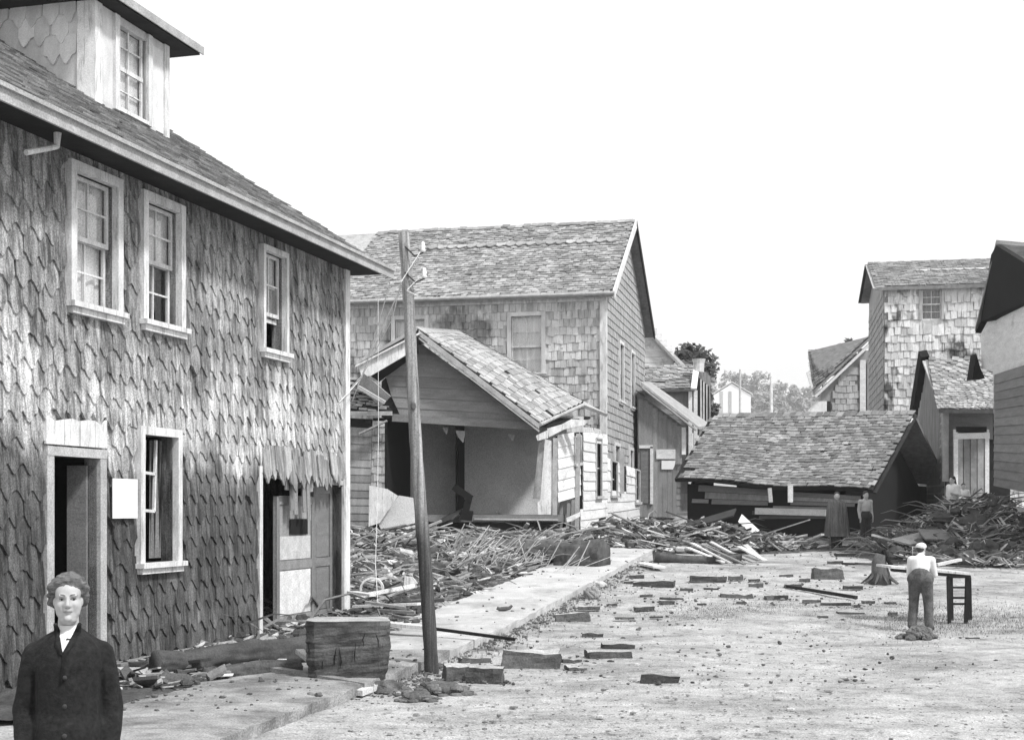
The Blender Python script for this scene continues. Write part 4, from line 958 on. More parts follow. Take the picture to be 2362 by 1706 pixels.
# near right house with clapboard gable and pale door
N0 = P(2182, 960, 48); 
NR = thing('clapboard_house', 'clapboard house at the right with black gable edge and pale plank door', 'house', (16, 50, 1.2))
gl = V((2.0, 5.6, 0))                                      # direction of its gable end, away from the street
pA = P(2180, 945, 48); pB = P(2116, 1000, 52.5); apx2 = P(2137, 832, 50.5)
mb = MB(); mb.prism([dn(pA), dn(pB), pB, apx2-UP*.1, pA], (.15, .05, 0)); mb.build('gable_wall', M['board_grey'], NR)
qn = QS(V((pB.x, pB.y, apx2.z)), V((pA.x, pA.y, apx2.z)), V((pA.x, pA.y, 1.2)), V((pB.x, pB.y, 1.2)))
def lrn(v):
    h = apx2.z+(1.2-apx2.z)*v; t = (apx2.z-h)/(apx2.z-pA.z); return (max(0, .45-.45*t), min(1, .45+.55*t))
clap(NR, qn, .27, M['gable_shingle'], 'clapboard', lrn)
qr = QS(apx2+V((-.1, -.2, .02)), apx2+V((6.5, -1.2, .02)), P(2300, 944, 46.3), P(2166, 944, 47.3))
slab(qr, .14, 8, 8).build('roof', M['roof_shingle'], NR)
pieces(NR, 'roof_shingle', tm, shingle_items(qr, .2, .26, tilt=.09, jit=.02, off=.015, miss=.01, roll=.03), 200, 'roof_shingle_courses')
mb = MB(); mb.bar(apx2+V((-.12, -.1, .25)), P(2106, 975, 53.2), .3, .32, (0, -1, 0)); mb.build('rear_verge_board', M['interior'], NR)
mb = MB(); mb.bar(apx2+V((-.14, -.25, -.05)), P(2176, 950, 47.4), .06, .16, (1, 0, 0)); mb.build('verge_board', M['trim_grey'], NR)
YF = 48.0
mb = MB(); mb.prism([P(2180, 945, YF), P(2330, 945, YF-.4), P(2330, 1200, YF-.4), P(2180, 1200, YF)], (0, .2, 0)); mb.build('front_wall', M['dark_wood'], NR)
qf = QS(P(2183, 945, YF-.03), P(2290, 945, YF-.3), P(2290, 1200, YF-.3), P(2183, 1200, YF-.03))
clap(NR, qf, .26, M['clap_grey'], 'clapboard', lambda v: (0, 1) if v < .24 else (0, .18) if v < .9 else (0, 1))
mb = MB(); mb.bar(P(2180, 950, YF-.12), P(2180, 1110, YF-.12), .22, .12, (0, -1, 0)); mb.build('corner_board', M['trim_grey'], NR)
mb = MB(); mb.prism([P(2208, 1000, YF-.3), P(2272, 998, YF-.4), P(2272, 1150, YF-.4), P(2208, 1150, YF-.3)], (0, .05, 0)); d = mb.build('door', M['plank_grey'], NR)
for k in range(4):
    u = 2214+k*16; mb = MB(); mb.prism([P(u-7, 1010, YF-.42), P(u+7, 1010, YF-.42), P(u+7, 1145, YF-.42), P(u-7, 1145, YF-.42)], (0, .04, 0)); mb.build('door_plank', M['plank_grey'], d)
for u in (2204, 2276): mb = MB(); mb.bar(P(u, 990, YF-.4), P(u, 1155, YF-.4), .14, .1, (0, -1, 0)); mb.build('door_post', M['clap_white'], d)
mb = MB(); mb.bar(P(2200, 1006, YF-.42), P(2282, 1004, YF-.42), .1, .2, (0, 0, 1)); mb.build('door_lintel', M['clap_white'], d)
mb = MB(); mb.bar(P(2205, 990, YF-.43), P(2275, 990, YF-.43), .1, .18, (0, 0, 1)); mb.build('dark_gap_board', M['interior'], d)

# house cut by the right edge of the picture
RE = thing('edge_house', 'white-walled house with black overhanging eave at the far right edge', 'house', (14.6, 38, .9))
wl = [P(2262, 770, 39.4), P(2300, 700, 38.4), P(2440, 680, 34.0), P(2440, 1150, 34.0), P(2296, 1120, 39.0), P(2290, 856, 39.0), P(2264, 850, 39.4)]
mb = MB(); mb.prism(wl, (3, 1.2, 0)); mb.build('wall', M['clap_white'], RE)
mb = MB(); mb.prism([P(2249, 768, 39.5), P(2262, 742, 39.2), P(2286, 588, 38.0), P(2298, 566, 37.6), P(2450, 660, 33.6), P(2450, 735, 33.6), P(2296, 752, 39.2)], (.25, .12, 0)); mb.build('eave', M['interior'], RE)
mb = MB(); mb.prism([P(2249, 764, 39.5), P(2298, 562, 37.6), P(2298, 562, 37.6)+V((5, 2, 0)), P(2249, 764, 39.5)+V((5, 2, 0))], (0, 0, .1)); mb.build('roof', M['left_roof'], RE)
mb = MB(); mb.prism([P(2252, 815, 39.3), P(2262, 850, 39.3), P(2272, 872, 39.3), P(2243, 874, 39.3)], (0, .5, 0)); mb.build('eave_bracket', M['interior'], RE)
qe = QS(P(2294, 866, 38.2), P(2440, 820, 33.3), P(2440, 1150, 33.3), P(2294, 1120, 38.2))
clap(RE, qe, .24, M['clap_grey'], 'clapboard')

# ------------------------------------------------------------------ leaning utility pole and its wires
PB = P(997, 1556, 17.0); PB.z = top(PB.x, PB.y)-.15; PT = P(930, 536, 17.0)
UPo = thing('utility_pole', 'weathered leaning wooden utility pole standing at the pavement edge', 'utility pole', (PB.x, PB.y, 0))
pax = (PT-PB); mb = MB(); n = 26; pth = []; rad = []
for i in range(n+1):
    t = i/n; pth.append(PB+pax*t+V((.010*math.sin(t*9), .01*math.cos(t*7), 0))); rad.append((.088-.022*t)*(1+.05*math.sin(i*2.3)))
mb.tube(pth, rad, 14); mb.build('pole_shaft', M['pole'], UPo, True)
for t, s in ((.055, 1), (.56, 1), (.70, 1)):
    pass
for v, dx in ((572, .22), (632, .235)):
    a = P(934, v-4, 16.95); b = P(934, v+10, 16.93)+V((dx*.55, -.02, -.05)); c = P(934, v, 16.93)+V((dx, -.02, .0))
    mb = MB(); mb.tube([a, b, c+V((0, 0, -.06)), c+V((0, 0, .06))], .011, 6); br = mb.build('insulator_hook', M['iron'], UPo)
    mb = MB(); mb.tube([c+V((0, 0, z)) for z in (-.055, -.03, -.01, .02, .035, .06, .075)], [.022, .034, .024, .03, .022, .024, .008], 10); mb.build('insulator', M['porcelain'], br, True)
knot = pth[16]+V((.0, -.085, 0)); mb = MB(); mb.ball(knot, (.035, .015, .05)); mb.build('knot', M['bark'], UPo, True)
i1 = P(934, 572, 16.93)+V((.22, -.02, 0)); i2 = P(934, 632, 16.93)+V((.235, -.02, 0))
def wire(label, pts, r=.006, sag=0, grp='pale wires slung from the leaning pole'):
    path = []
    for a, b in zip(pts[:-1], pts[1:]):
        for k in range(9):
            t = k/9; p = V(a).lerp(V(b), t); p.z -= sag*4*t*(1-t); path.append(p)
    path.append(V(pts[-1])); mb = MB(); mb.tube(path, r, 5); o = mb.build('wire', M['wire']); tag(o, label, 'wire', grp)
wire('thin pale wire from the upper insulator slanting down behind the left house corner', [i1, P(925, 650, 16.85), P(905, 735, 17.6), P(838, 862, 24), P(800, 905, 24)], .006)
wire('thin pale wire running from the lower insulator down across the left house wall', [i2, P(900, 650, 17.0), P(835, 870, 23.2), P(720, 985, 22.0), P(640, 1000, 20.9)], .007, .03)
wire('second slanting pale wire close beside the first, left of the pole', [i1, P(912, 690, 17.4), P(860, 800, 21), P(812, 925, 24)], .008)
wire('thin wire hanging straight down before the wrecked house to the rubble', [P(872, 690, 24), P(873, 1000, 24), P(870, 1180, 23.8), P(866, 1300, 23.5), P(872, 1400, 23.0)], .0055)
wire('short loose wire end curling beside the lower insulator', [i2, P(952, 655, 16.9), P(938, 670, 16.88), P(960, 680, 16.9)], .005)

# ------------------------------------------------------------------ big stump, logs and beams by the left house
def settle(o, p): o.location = p
SP = G(796, 1560)
ST_ = thing('tree_stump', 'big dark block of a sawn tree stump with pale top beside the pavement', 'stump', tuple(SP))
mb = MB(); ring = []
yaw = .35; cor_ = [(-.47, -.26), (-.38, -.33), (.34, -.36), (.45, -.27), (.47, .22), (.38, .32), (-.36, .33), (-.45, .26)]
out = [(a[0]+(b[0]-a[0])*i/6, a[1]+(b[1]-a[1])*i/6) for a, b in zip(cor_, cor_[1:]+cor_[:1]) for i in range(6)]
H = .66; lev = 26
for k in range(lev+1):
    t = k/lev
    for i, (x, y) in enumerate(out):
        s = (.93+.09*math.sin(min(1, t*1.15)*math.pi*.62))*(1+.05*noise.noise(V((x*3, y*3, k*.3)))+.03*noise.noise(V((x*7, y*7, k*.8)))+(.02 if (k*7) % 5 == 0 else 0)*noise.noise(V((x*2, y*2, k))))
        cx, cy = x*s*math.cos(yaw*.4)-y*s*math.sin(yaw*.4), x*s*math.sin(yaw*.4)+y*s*math.cos(yaw*.4)
        ring.append(SP+V((cx, cy+.3, t*H-.04+.03*noise.noise(V((x*3, y*3, 1)))*(t > .9))))
m_ = len(out); fs = [(k*m_+i, k*m_+(i+1) % m_, (k+1)*m_+(i+1) % m_, (k+1)*m_+i) for k in range(lev) for i in range(m_)]
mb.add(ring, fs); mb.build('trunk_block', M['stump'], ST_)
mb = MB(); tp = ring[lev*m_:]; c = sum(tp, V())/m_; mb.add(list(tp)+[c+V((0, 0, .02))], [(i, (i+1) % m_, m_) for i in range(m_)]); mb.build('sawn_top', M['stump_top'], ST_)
for k in range(7):                                          # weather cracks of the block
    x = -.40+k*.13+rnd.uniform(-.04, .04); h0 = rnd.uniform(.06, .35); y_ = -.37*.95+.3
    mb = MB(); p0 = SP+V((x, y_-.012, h0)); mb.tube([p0, p0+V((rnd.uniform(-.02, .02), -.004, .08)), p0+V((rnd.uniform(-.03, .03), 0, rnd.uniform(.14, .26)))], [.003, .008, .002], 5); mb.build('crack', M['interior'], ST_)
def log(name, label, a, b, r0, r1, m='log_top', n=60, cat='log', grp=None, end=None):
    a, b = V(a), V(b); pth = []; rad = []
    for i in range(n+1):
        t = i/n; p = a.lerp(b, t); pth.append(p+V((.02*noise.noise(V((t*3, 1, r0*9))), 0, .03*noise.noise(V((t*2.6, 4, r0*9)))))); rad.append((r0+(r1-r0)*t)*(1+.09*noise.noise(V((t*6, 7, r0*5)))))
    mb = MB(); mb.tube(pth, rad, 40)
    ax = (b-a).normalized()
    for i, p in enumerate(mb.v):
        p = V(p); c = a+ax*(p-a).dot(ax); d = p-c
        e = d.normalized(); mb.v[i] = tuple(p+d*(.13*noise.noise(V((e.y*2.6, e.z*2.6, (p-a).dot(ax)*.5/r0+r0*50)))+.07*noise.noise(p*12)+.17*noise.noise(V((e.y*6, e.z*6, (p-a).dot(ax)*1.1+r0*30)))+.10*noise.noise(V((e.y*14, e.z*14, (p-a).dot(ax)*2.2)))))
    o = mb.build(name, M[m], None, True); tag(o, label, cat, grp); return o
log('log', 'long thick log lying along the foot of the left house, behind the stump', P(360, 1535, 15.6)+V((0, 0, .02)), P(730, 1500, 17.3), .13, .2)
log('log', 'shorter dark log tucked under the long log by the left house', P(470, 1560, 15.6), P(690, 1540, 16.3), .10, .12, 'bark')
log('log', 'knobbly root end lying nearest the dark-coated woman', P(372, 1562, 15.0), P(460, 1580, 15.0), .10, .05, 'log_top', 8)
log('log', 'thick round log with its cut end facing the pavement, before the wrecked house', P(1290, 1286, 33.5), P(1395, 1287, 33.0), .38, .42, 'log_top')
log('log', 'long grey log half buried in the heap behind the cut-end log', P(1060, 1262, 34.5), P(1300, 1270, 34.2), .22, .28, 'bark')
def plank(label, a, b, wd, th, m='plank_grey', grp=None, name='plank', up=(0, 0, 1)):
    a, b = V(a), V(b); mb = MB(); mid = a.lerp(b, .5); d = (b-a).normalized()
    up = V(up); up = (up-d*up.dot(d)).normalized(); sd_ = d.cross(up)
    def pt(t, s, z): return a.lerp(b, t)+sd_*s*wd/2+up*z*th/2
    e0, e1 = rnd.uniform(-.5, .5)*wd/(b-a).length, rnd.uniform(-.5, .5)*wd/(b-a).length
    mb.hexa([pt(e0, -1, -1), pt(0, 1, -1), pt(1, 1, -1), pt(1+e1, -1, -1), pt(e0, -1, 1), pt(0, 1, 1), pt(1, 1, 1), pt(1+e1, -1, 1)])
    o = mb.build(name, M[m]); tag(o, label, 'plank', grp); return o
plank('heavy grey beam lying in front of the dark stump, pointing at the street', G(560, 1552)+V((0, 0, .07)), G(850, 1600)+V((0, 0, .06)), .13, .13, 'plank_grey')
plank('long white board laid from the left house corner across the pavement to the pole', P(803, 1430, 20.6), P(990, 1447, 20.0), .2, .05, 'white_paint')
plank('thin dark board lying over the pavement right of the pole', P(1000, 1449, 19.9), P(1190, 1474, 19.3), .07, .04, 'dark_wood')
plank('short pale board end sticking out between the log and the stump', P(690, 1500, 16.2), P(722, 1525, 16.0), .1, .05, 'plank_pale')
plank('small pale broken slab at the kerb in front of the stump', G(820, 1588)+V((0, 0, .05)), G(862, 1592)+V((0, 0, .05)), .16, .06, 'plank_pale')
plank('pale slanting pole across the rubble left of the leaning pole', P(820, 1376, 23.0), P(955, 1350, 23.6), .07, .06, 'plank_pale')
WH_ = ('topmost', 'second', 'third', 'fourth', 'short far left')
for k, (a, b, c, d) in enumerate(((815, 1398, 965, 1392), (850, 1405, 960, 1412), (830, 1420, 968, 1424), (845, 1388, 940, 1402), (808, 1365, 860, 1372))):
    plank(WH_[k]+' board in the loose row of boards between house corner and leaning pole', P(a, b, 22.6-.1*k), P(c, d, 22.3-.1*k), rnd.uniform(.09, .16), .04, ('plank_pale', 'plank_grey')[k % 2], 'boards on the rubble by the house corner')
# bent hoop of a broken barrel in the rubble
mb = MB(); c0 = P(858, 1358, 23.4); arc = []; nseg = 14
for i in range(nseg+1):
    t = -.15*math.pi+1.2*math.pi*i/nseg; arc.append((math.cos(t), math.sin(t)))
vs = []
for x, z in arc:
    for r, y in ((.20, -.07), (.17, -.07), (.17, .07), (.20, .07)): vs.append(c0+V((x*r+.0, y, z*r)))
fs = [(3, 2, 1, 0), (4*nseg, 4*nseg+1, 4*nseg+2, 4*nseg+3)]+[(4*i+k, 4*i+(k+1) % 4, 4*i+4+(k+1) % 4, 4*i+4+k) for i in range(nseg) for k in range(4)]
mb.add(vs, fs); tag(mb.build('barrel_hoop', M['white_paint']), 'white bent hoop of a broken barrel standing in rubble by the left house corner', 'hoop')
mb = MB(); c = P(944, 1342, 23.6); mb.prism([c+V((-.08, 0, .1)), c+V((.06, 0, .08)), c+V((.14, 0, -.02)), c+V((-.04, 0, -.12)), c+V((-.09, 0, -.05))], (0, .1, 0)); tag(mb.build('broken_crock', M['white_paint']), 'small white broken crockery piece in rubble just left of the leaning pole', 'shard')

# ------------------------------------------------------------------ loose blocks and slabs on the street
def block_mesh(wd, dp, ht, seed):
    r = random.Random(seed); mb = MB(); q = []
    j = lambda a: r.uniform(-a, a)
    for z in (0, ht):
        for x, y in ((-.5, -.5), (.5, -.5), (.5, .5), (-.5, .5)):
            q.append(V((x*wd+j(.03*wd), y*dp+j(.06*dp), z+(j(.12*ht) if z else -.02))))
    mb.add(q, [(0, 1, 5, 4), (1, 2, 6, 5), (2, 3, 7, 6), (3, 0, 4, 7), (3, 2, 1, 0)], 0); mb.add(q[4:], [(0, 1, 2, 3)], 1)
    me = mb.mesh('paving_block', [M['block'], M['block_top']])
    bm = bmesh.new(); bm.from_mesh(me); bmesh.ops.remove_doubles(bm, verts=bm.verts, dist=.0005)
    bmesh.ops.subdivide_edges(bm, edges=bm.edges, cuts=3, use_grid_fill=True)
    for v in bm.verts: v.co += V((noise.noise(v.co*7+V((seed, 0, 0))), noise.noise(v.co*7+V((0, seed, 0))), noise.noise(v.co*7+V((0, 0, seed)))))*.03+V((noise.noise(v.co*17), noise.noise(v.co*19), noise.noise(v.co*21)))*.014
    bm.to_mesh(me); bm.free(); return me
# left px, right px, foot px, height px, yaw, label (None: one of the small ones)
BL = [(1484, 1569, 1575, 19, .0, 'single brick-like dark block alone on open street, nearest the bottom edge'),
 (1158, 1291, 1540, 40, .04, 'largest dark paving block, long and low, right of the leaning pole'),
 (1355, 1458, 1519, 19, .12, 'long dark block, front one of the stacked pair right of the largest block'),
 (1390, 1464, 1497, 14, .1, 'grey block lying just behind the long front block of the stacked pair'),
 (1282, 1360, 1430, 18, .05, 'dark block with bright top against the kerb halfway up the pavement'),
 (1345, 1389, 1470, 10, .0, 'small dark block alone between the kerb block and the stacked pair'),
 (1308, 1349, 1546, 9, .3, 'small rough block just right of the largest block'),
 (1294, 1342, 1527, 6, .2, 'thin pale-topped slab leaning against the right end of the largest block'),
 (1022, 1085, 1568, 34, .2, 'rough broken lump of masonry touching the foot of the leaning pole'),
 (1078, 1163, 1574, 38, -.2, 'broken masonry lump between the pole foot and the largest block'),
 (1060, 1130, 1530, 14, .3, 'flat pale slab lying on top of lumps behind the pole foot'),
 (1594, 1673, 1341, 14, .0, 'long dark slab pair on the street below the plank fan'),
 (1661, 1736, 1377, 9, .0, 'long thin dark slab in mid street'),
 (1467, 1557, 1352, 14, -.2, 'broad low grey slab tilted near the kerb below the hollow log'),
 (1876, 1946, 1336, 26, .1, 'squat dark pile-like block left of the small stump'),
 (2118, 2162, 1473, 0, .0, None)]
ALL_L = 'small dark paving block lying loose in the middle of the street'
small = [(1464, 1510, 1407, 8), (1522, 1557, 1393, 8), (1524, 1575, 1383, 5), (1335, 1385, 1405, 7), (1420, 1464, 1428, 5), (1453, 1486, 1333, 7), (1682, 1714, 1337, 8), (1729, 1762, 1354, 9), (1729, 1754, 1340, 5), (1625, 1658, 1360, 4), (1477, 1506, 1377, 6), (1766, 1798, 1381, 8), (1811, 1851, 1355, 8), (1782, 1819, 1381, 8), (1854, 1894, 1389, 6), (1948, 1990, 1358, 7), (1910, 1946, 1299, 6), (1888, 1912, 1427, 7), (1934, 1993, 1417, 6), (1972, 1987, 1402, 7), (2052, 2072, 1420, 8), (1928, 1973, 1281, 6), (2043, 2069, 1392, 4), (1896, 1964, 1395, 6), (2233, 2262, 1475, 5), (1570, 1600, 1362, 6), (1700, 1722, 1392, 5), (1800, 1830, 1330, 5), (1846, 1870, 1340, 6), (1400, 1424, 1398, 6), (1440, 1470, 1345, 5), (2080, 2110, 1272, 5), (1500, 1530, 1425, 4), (1610, 1630, 1395, 4), (1990, 2020, 1390, 5)]
for k, (a, b, ft, hp, yw, lab) in enumerate(BL):
    if lab is None: continue
    g = G((a+b)/2, ft); s = g.y/F; me = block_mesh((b-a)*s, min(.32, max(.16, (b-a)*s*.45)), max(.05, hp*s), k+3)
    o = bpy.data.objects.new('paving_block', me); COL.objects.link(o); o.location = g+V((0, .12, -.015)); o.rotation_euler = (rnd.uniform(-.05, .05), rnd.uniform(-.06, .06), yw); tag(o, lab, 'block', 'loose blocks on the street')
ORD = ['first', 'second', 'third', 'fourth', 'fifth', 'sixth', 'seventh', 'eighth', 'ninth', 'tenth', 'eleventh', 'twelfth', 'thirteenth', 'fourteenth', 'fifteenth', 'sixteenth', 'seventeenth', 'eighteenth', 'nineteenth', 'twentieth']
row_of = lambda ft: 'far' if ft < 1346 else 'middle' if ft < 1384 else 'near'
small.sort(key=lambda q: q[0]); cnt = {}
protos = [block_mesh(1, .5, .2, 60+k) for k in range(5)]
for k, (a, b, ft, hp) in enumerate(small):
    g = G((a+b)/2, ft); s = g.y/F
    o = bpy.data.objects.new('paving_block', protos[k % 5]); COL.objects.link(o); o.location = g+V((0, .08, 0)); o.rotation_euler = (rnd.uniform(-.05, .05), rnd.uniform(-.05, .05), rnd.uniform(-.25, .25))
    o.scale = ((b-a)*s, (b-a)*s*.9, hp*s*5); rw = row_of(ft); cnt[rw] = cnt.get(rw, 0)+1; tag(o, 'small dark block, %s from the left in the %s row on the street' % (ORD[cnt[rw]-1], rw), 'block', 'small loose blocks in mid street')
plank('long dark stick lying across mid street, right of the blocks', G(1817, 1356)+V((0, 0, .04)), G(1975, 1382)+V((0, 0, .04)), .08, .06, 'dark_wood')
plank('dark thin board on the street between the stump and the poncho woman', G(1945, 1303)+V((0, 0, .04)), G(2012, 1305)+V((0, 0, .04)), .1, .05, 'dark_wood')
plank('pale board along the street edge under the small right stump', G(1946, 1308)+V((0, 0, .03)), G(1912, 1306)+V((0, 0, .03)), .1, .04, 'plank_pale')

# stones at the foot of the pole
def stone(label, u, v, r, sq=.6, seed=0, m='stone', grp=None, name='stone', bits=0):
    g = G(u, v); mb = MB(); q_ = random.Random(seed)
    def lump(c, r, n1, n2):
        n0 = len(mb.v); mb.ball((0, 0, 0), (r, r*.8, r*sq), None, n1, n2)
        for k in range(n0, len(mb.v)):
            p = V(mb.v[k]); mb.v[k] = tuple(V(c)+p*(1+.38*noise.noise(p*(.9/r)+V((seed*3.1, c[0]*9, 0)))+.24*noise.noise(p*(2.6/r)+V((0, seed*1.7, 0)))+.12*noise.noise(p*(6/r))))
    lump((0, 0, r*sq*.35), r*(.72 if bits else 1), 22, 14)
    for _ in range(bits):
        a = q_.uniform(0, 6.28); d = r*q_.uniform(.3, 1.25)**1.0; rr = r*q_.uniform(.1, .34)
        lump((math.cos(a)*d, math.sin(a)*d*.7, max(0, r*sq*.7*(1-(d/r)**2))*q_.uniform(.6, 1.2)), rr, 9, 6)
    o = mb.build(name, M[m], None, False); o.location = g; tag(o, label, 'stone', grp); return o
stone('dark rough clod of earth in front of the leaning pole foot, the left one', 890, 1592, .22, .5, 1, bits=44)
stone('dark rough clod of earth right in front of the leaning pole foot', 1020, 1598, .30, .42, 2, bits=44)
stone('dark earth clod at the bottom between the two clods', 965, 1612, .2, .4, 3, bits=44)
stone('pale pointed rock standing against the kerb halfway up', 1368, 1378, .16, 1.0, 4, 'block_top')
stone('pale rock lying on top of the kerb above the pointed rock', 1378, 1352, .16, .6, 5, 'plank_pale')
stone('dark round wicker-like lump at the feet of the bending man', 2118, 1470, .26, .7, 6, bits=30)
stone('white stone gleaming in the right-hand heap behind the table', 2243, 1268, .26, .6, 7, 'paper')
mb = MB(); g = G(1165, 1408)
mb.tube([g+V((-.14, 0, .05)), g+V((-.09, 0, .03)), g+V((0, 0, .035)), g+V((.08, 0, .05)), g+V((.12, 0, .09))], [.03, .035, .04, .03, .02], 7)
tag(mb.build('twig', M['bark']), 'short curved dark twig lying on the bare pavement', 'twig')

# ------------------------------------------------------------------ hollow log and fan of planks
HL = thing('hollow_log', 'split hollow log like a boat hull at the end of the pavement', 'log', tuple(G(1600, 1305)))
mb = MB(); a = G(1508, 1296)+V((0, 0, .12)); b = G(1720, 1303)+V((0, .8, .1)); n = 12; vs = []; fs = []
for i in range(n+1):
    t = i/n; r = .36*(.55+.45*math.sin(math.pi*min(1, .25+t*.6))); c = a.lerp(b, t)+V((0, 0, .18-.1*math.sin(t*math.pi)))
    for rr in (r, r*.8):
        for k in range(9):
            th = math.pi*(1.02+.96*k/8); vs.append(c+V((0, math.cos(th)*rr, math.sin(th)*rr)))
for i in range(n):
    for k in range(8):
        o0 = i*18; fs.append((o0+k, o0+k+1, o0+18+k+1, o0+18+k)); fs.append((o0+9+k, o0+27+k, o0+28+k, o0+10+k))
    for k in (0, 8): fs.append((i*18+k, i*18+18+k, i*18+27+k, i*18+9+k))
for i in (0, n): fs += [(i*18+k, i*18+9+k, i*18+10+k, i*18+k+1) for k in range(8)]
mb.add(vs, fs).build('log_shell', M['bark'], HL, True)
fan = [((1595, 1252), (1690, 1303)), ((1620, 1256), (1718, 1305)), ((1585, 1262), (1668, 1300)), ((1640, 1250), (1722, 1296)), ((1600, 1240), (1640, 1262)), ((1570, 1268), (1628, 1236)), ((1560, 1282), (1612, 1290)), ((1655, 1262), (1740, 1300)), ((1705, 1260), (1765, 1296)), ((1718, 1255), (1752, 1290))]
for k, (a, b) in enumerate(fan):
    g = G(*b); pa = P(a[0], a[1], g.y+1.0+.1*k); plank(ORD[k]+' plank of the fan of split planks leaning over the hollow log', pa, g+V((0, 0, .04)), rnd.uniform(.09, .16), .035, ('plank_pale', 'plank_grey', 'white_paint')[k % 3], 'planks fanned over the hollow log')
plank('bright white board propped upright in the heap before the barn', P(1710, 1197, 41.0), P(1748, 1232, 40.6), .24, .04, 'paper', up=(0, -1, .2))
plank('thin stick crossing under the propped white board', P(1742, 1222, 40.7), P(1762, 1240, 40.4), .05, .04, 'plank_pale')
plank('white board lying at the end of the pavement beside the hollow log', G(1478, 1303)+V((0, 0, .05)), G(1520, 1313)+V((0, 0, .06)), .28, .05, 'white_paint')
plank('long pale beam lying flat in front of the barn, left of the poncho woman', G(1770, 1258)+V((0, 0, .08)), G(1985, 1256)+V((0, 0, .08)), .12, .1, 'plank_pale')
plank('short pale stick slanting up beside the poncho woman', G(1862, 1250)+V((0, 0, .05)), P(1898, 1232, 39.5), .09, .06, 'plank_pale')
plank('wide grey plank ramp lying in front of the black barn gable', G(2012, 1258)+V((0, 0, .12)), P(2104, 1234, 39.5), .4, .06, 'plank_grey')
plank('long grey plank lying just above the ramp before the black gable', P(2100, 1225, 39.8), P(2150, 1212, 39.8), .3, .08, 'plank_grey')
plank('pale long board in rubble at the foot of the lean-to', P(1490, 1206, 43.5), P(1580, 1203, 43.5), .14, .05, 'plank_pale')
plank('large pale sheet leaning on the right-hand heap at the picture edge', P(2236, 1172, 38.5), P(2330, 1190, 38.0), .9, .04, 'paper', up=(0, -.6, .8))
plank('pale stick leaning against the right-hand heap', P(2222, 1230, 37.2), P(2252, 1185, 37.6), .07, .05, 'plank_pale')
plank('pale sloping plank on the near side of the right-hand heap', P(2160, 1302, 31.5), P(2215, 1290, 32), .1, .06, 'plank_pale')

# ------------------------------------------------------------------ plank lying on a small stump and a trestle, with a bundle of roots
sg = G(2030, 1345)
mb = MB(); pth = [sg+V((0, 0, -.05)), sg+V((.02, 0, .2)), sg+V((-.02, 0, .45)), sg+V((.03, 0, .62))]; mb.tube(pth, [.26, .2, .16, .12], 9)
rt = mb.build('root_stump', M['bark'], None, True); tag(rt, 'small dark root stump holding up the left end of the plank table', 'stump')
for k in range(9):
    a = k*.7; mb = MB(); mb.tube([sg+V((.1*math.cos(a), .1*math.sin(a), .25)), sg+V((.25*math.cos(a), .25*math.sin(a), .10)), sg+V((.40*math.cos(a), .38*math.sin(a), .0))], [.05, .035, .012], 5); mb.build('root', M['bark'], rt)
mb = MB(); ya = 23.2; mb.tube([P(2038, 1268, sg.y), P(2048, 1290, sg.y-.1), P(2062, 1313, sg.y-.2)], [.05, .045, .05], 6); tag(mb.build('bent_branch', M['interior']), 'black bent branch rising from the small root stump', 'branch')
TR = thing('trestle', 'dark ladder-like trestle under the right end of the white plank', 'trestle', tuple(G(2210, 1440)))
yt = 22.9
tl = lambda u, v, dy=0: P(u, v, yt+dy)
for nm, a, b, wd in (('leg', (2231, 1328), (2228, 1425), .055), ('leg', (2187, 1330), (2190, 1412), .05)):
    mb = MB(); q = tl(*b); q.z = top(q.x, q.y)-.03; mb.bar(tl(*a), q, wd, wd, (0, -1, 0)); mb.build(nm, M['dark_wood'], TR)
for nm, a, b, wd, dy in (('leg', (2236, 1330), (2238, 1400), .05, .5), ('leg', (2194, 1332), (2196, 1398), .045, .5)):
    mb = MB(); q = tl(*b, dy); q.z = top(q.x, q.y)-.03; mb.bar(tl(*a, dy), q, wd, wd, (0, -1, 0)); mb.build(nm, M['dark_wood'], TR)
for v in (1330, 1354, 1378, 1392): mb = MB(); mb.bar(tl(2186, v), tl(2232, v), .035, .04 if v > 1335 else .07, (0, -1, 0)); mb.build('rung', M['dark_wood'], TR)
tb = plank('long white plank laid as a table on the trestle behind the bending man', P(2052, 1306, 23.3), P(2240, 1322, 23.1), .5, .04, 'white_paint')
mb = MB(); mb.bar(P(2056, 1313, 23.2), P(2236, 1329, 23.0), .3, .05, (0, 0, 1)); mb.build('underside_shade_strip', M['dark_wood'], tb)  # dark strip added below the plank to stand for its underside shade

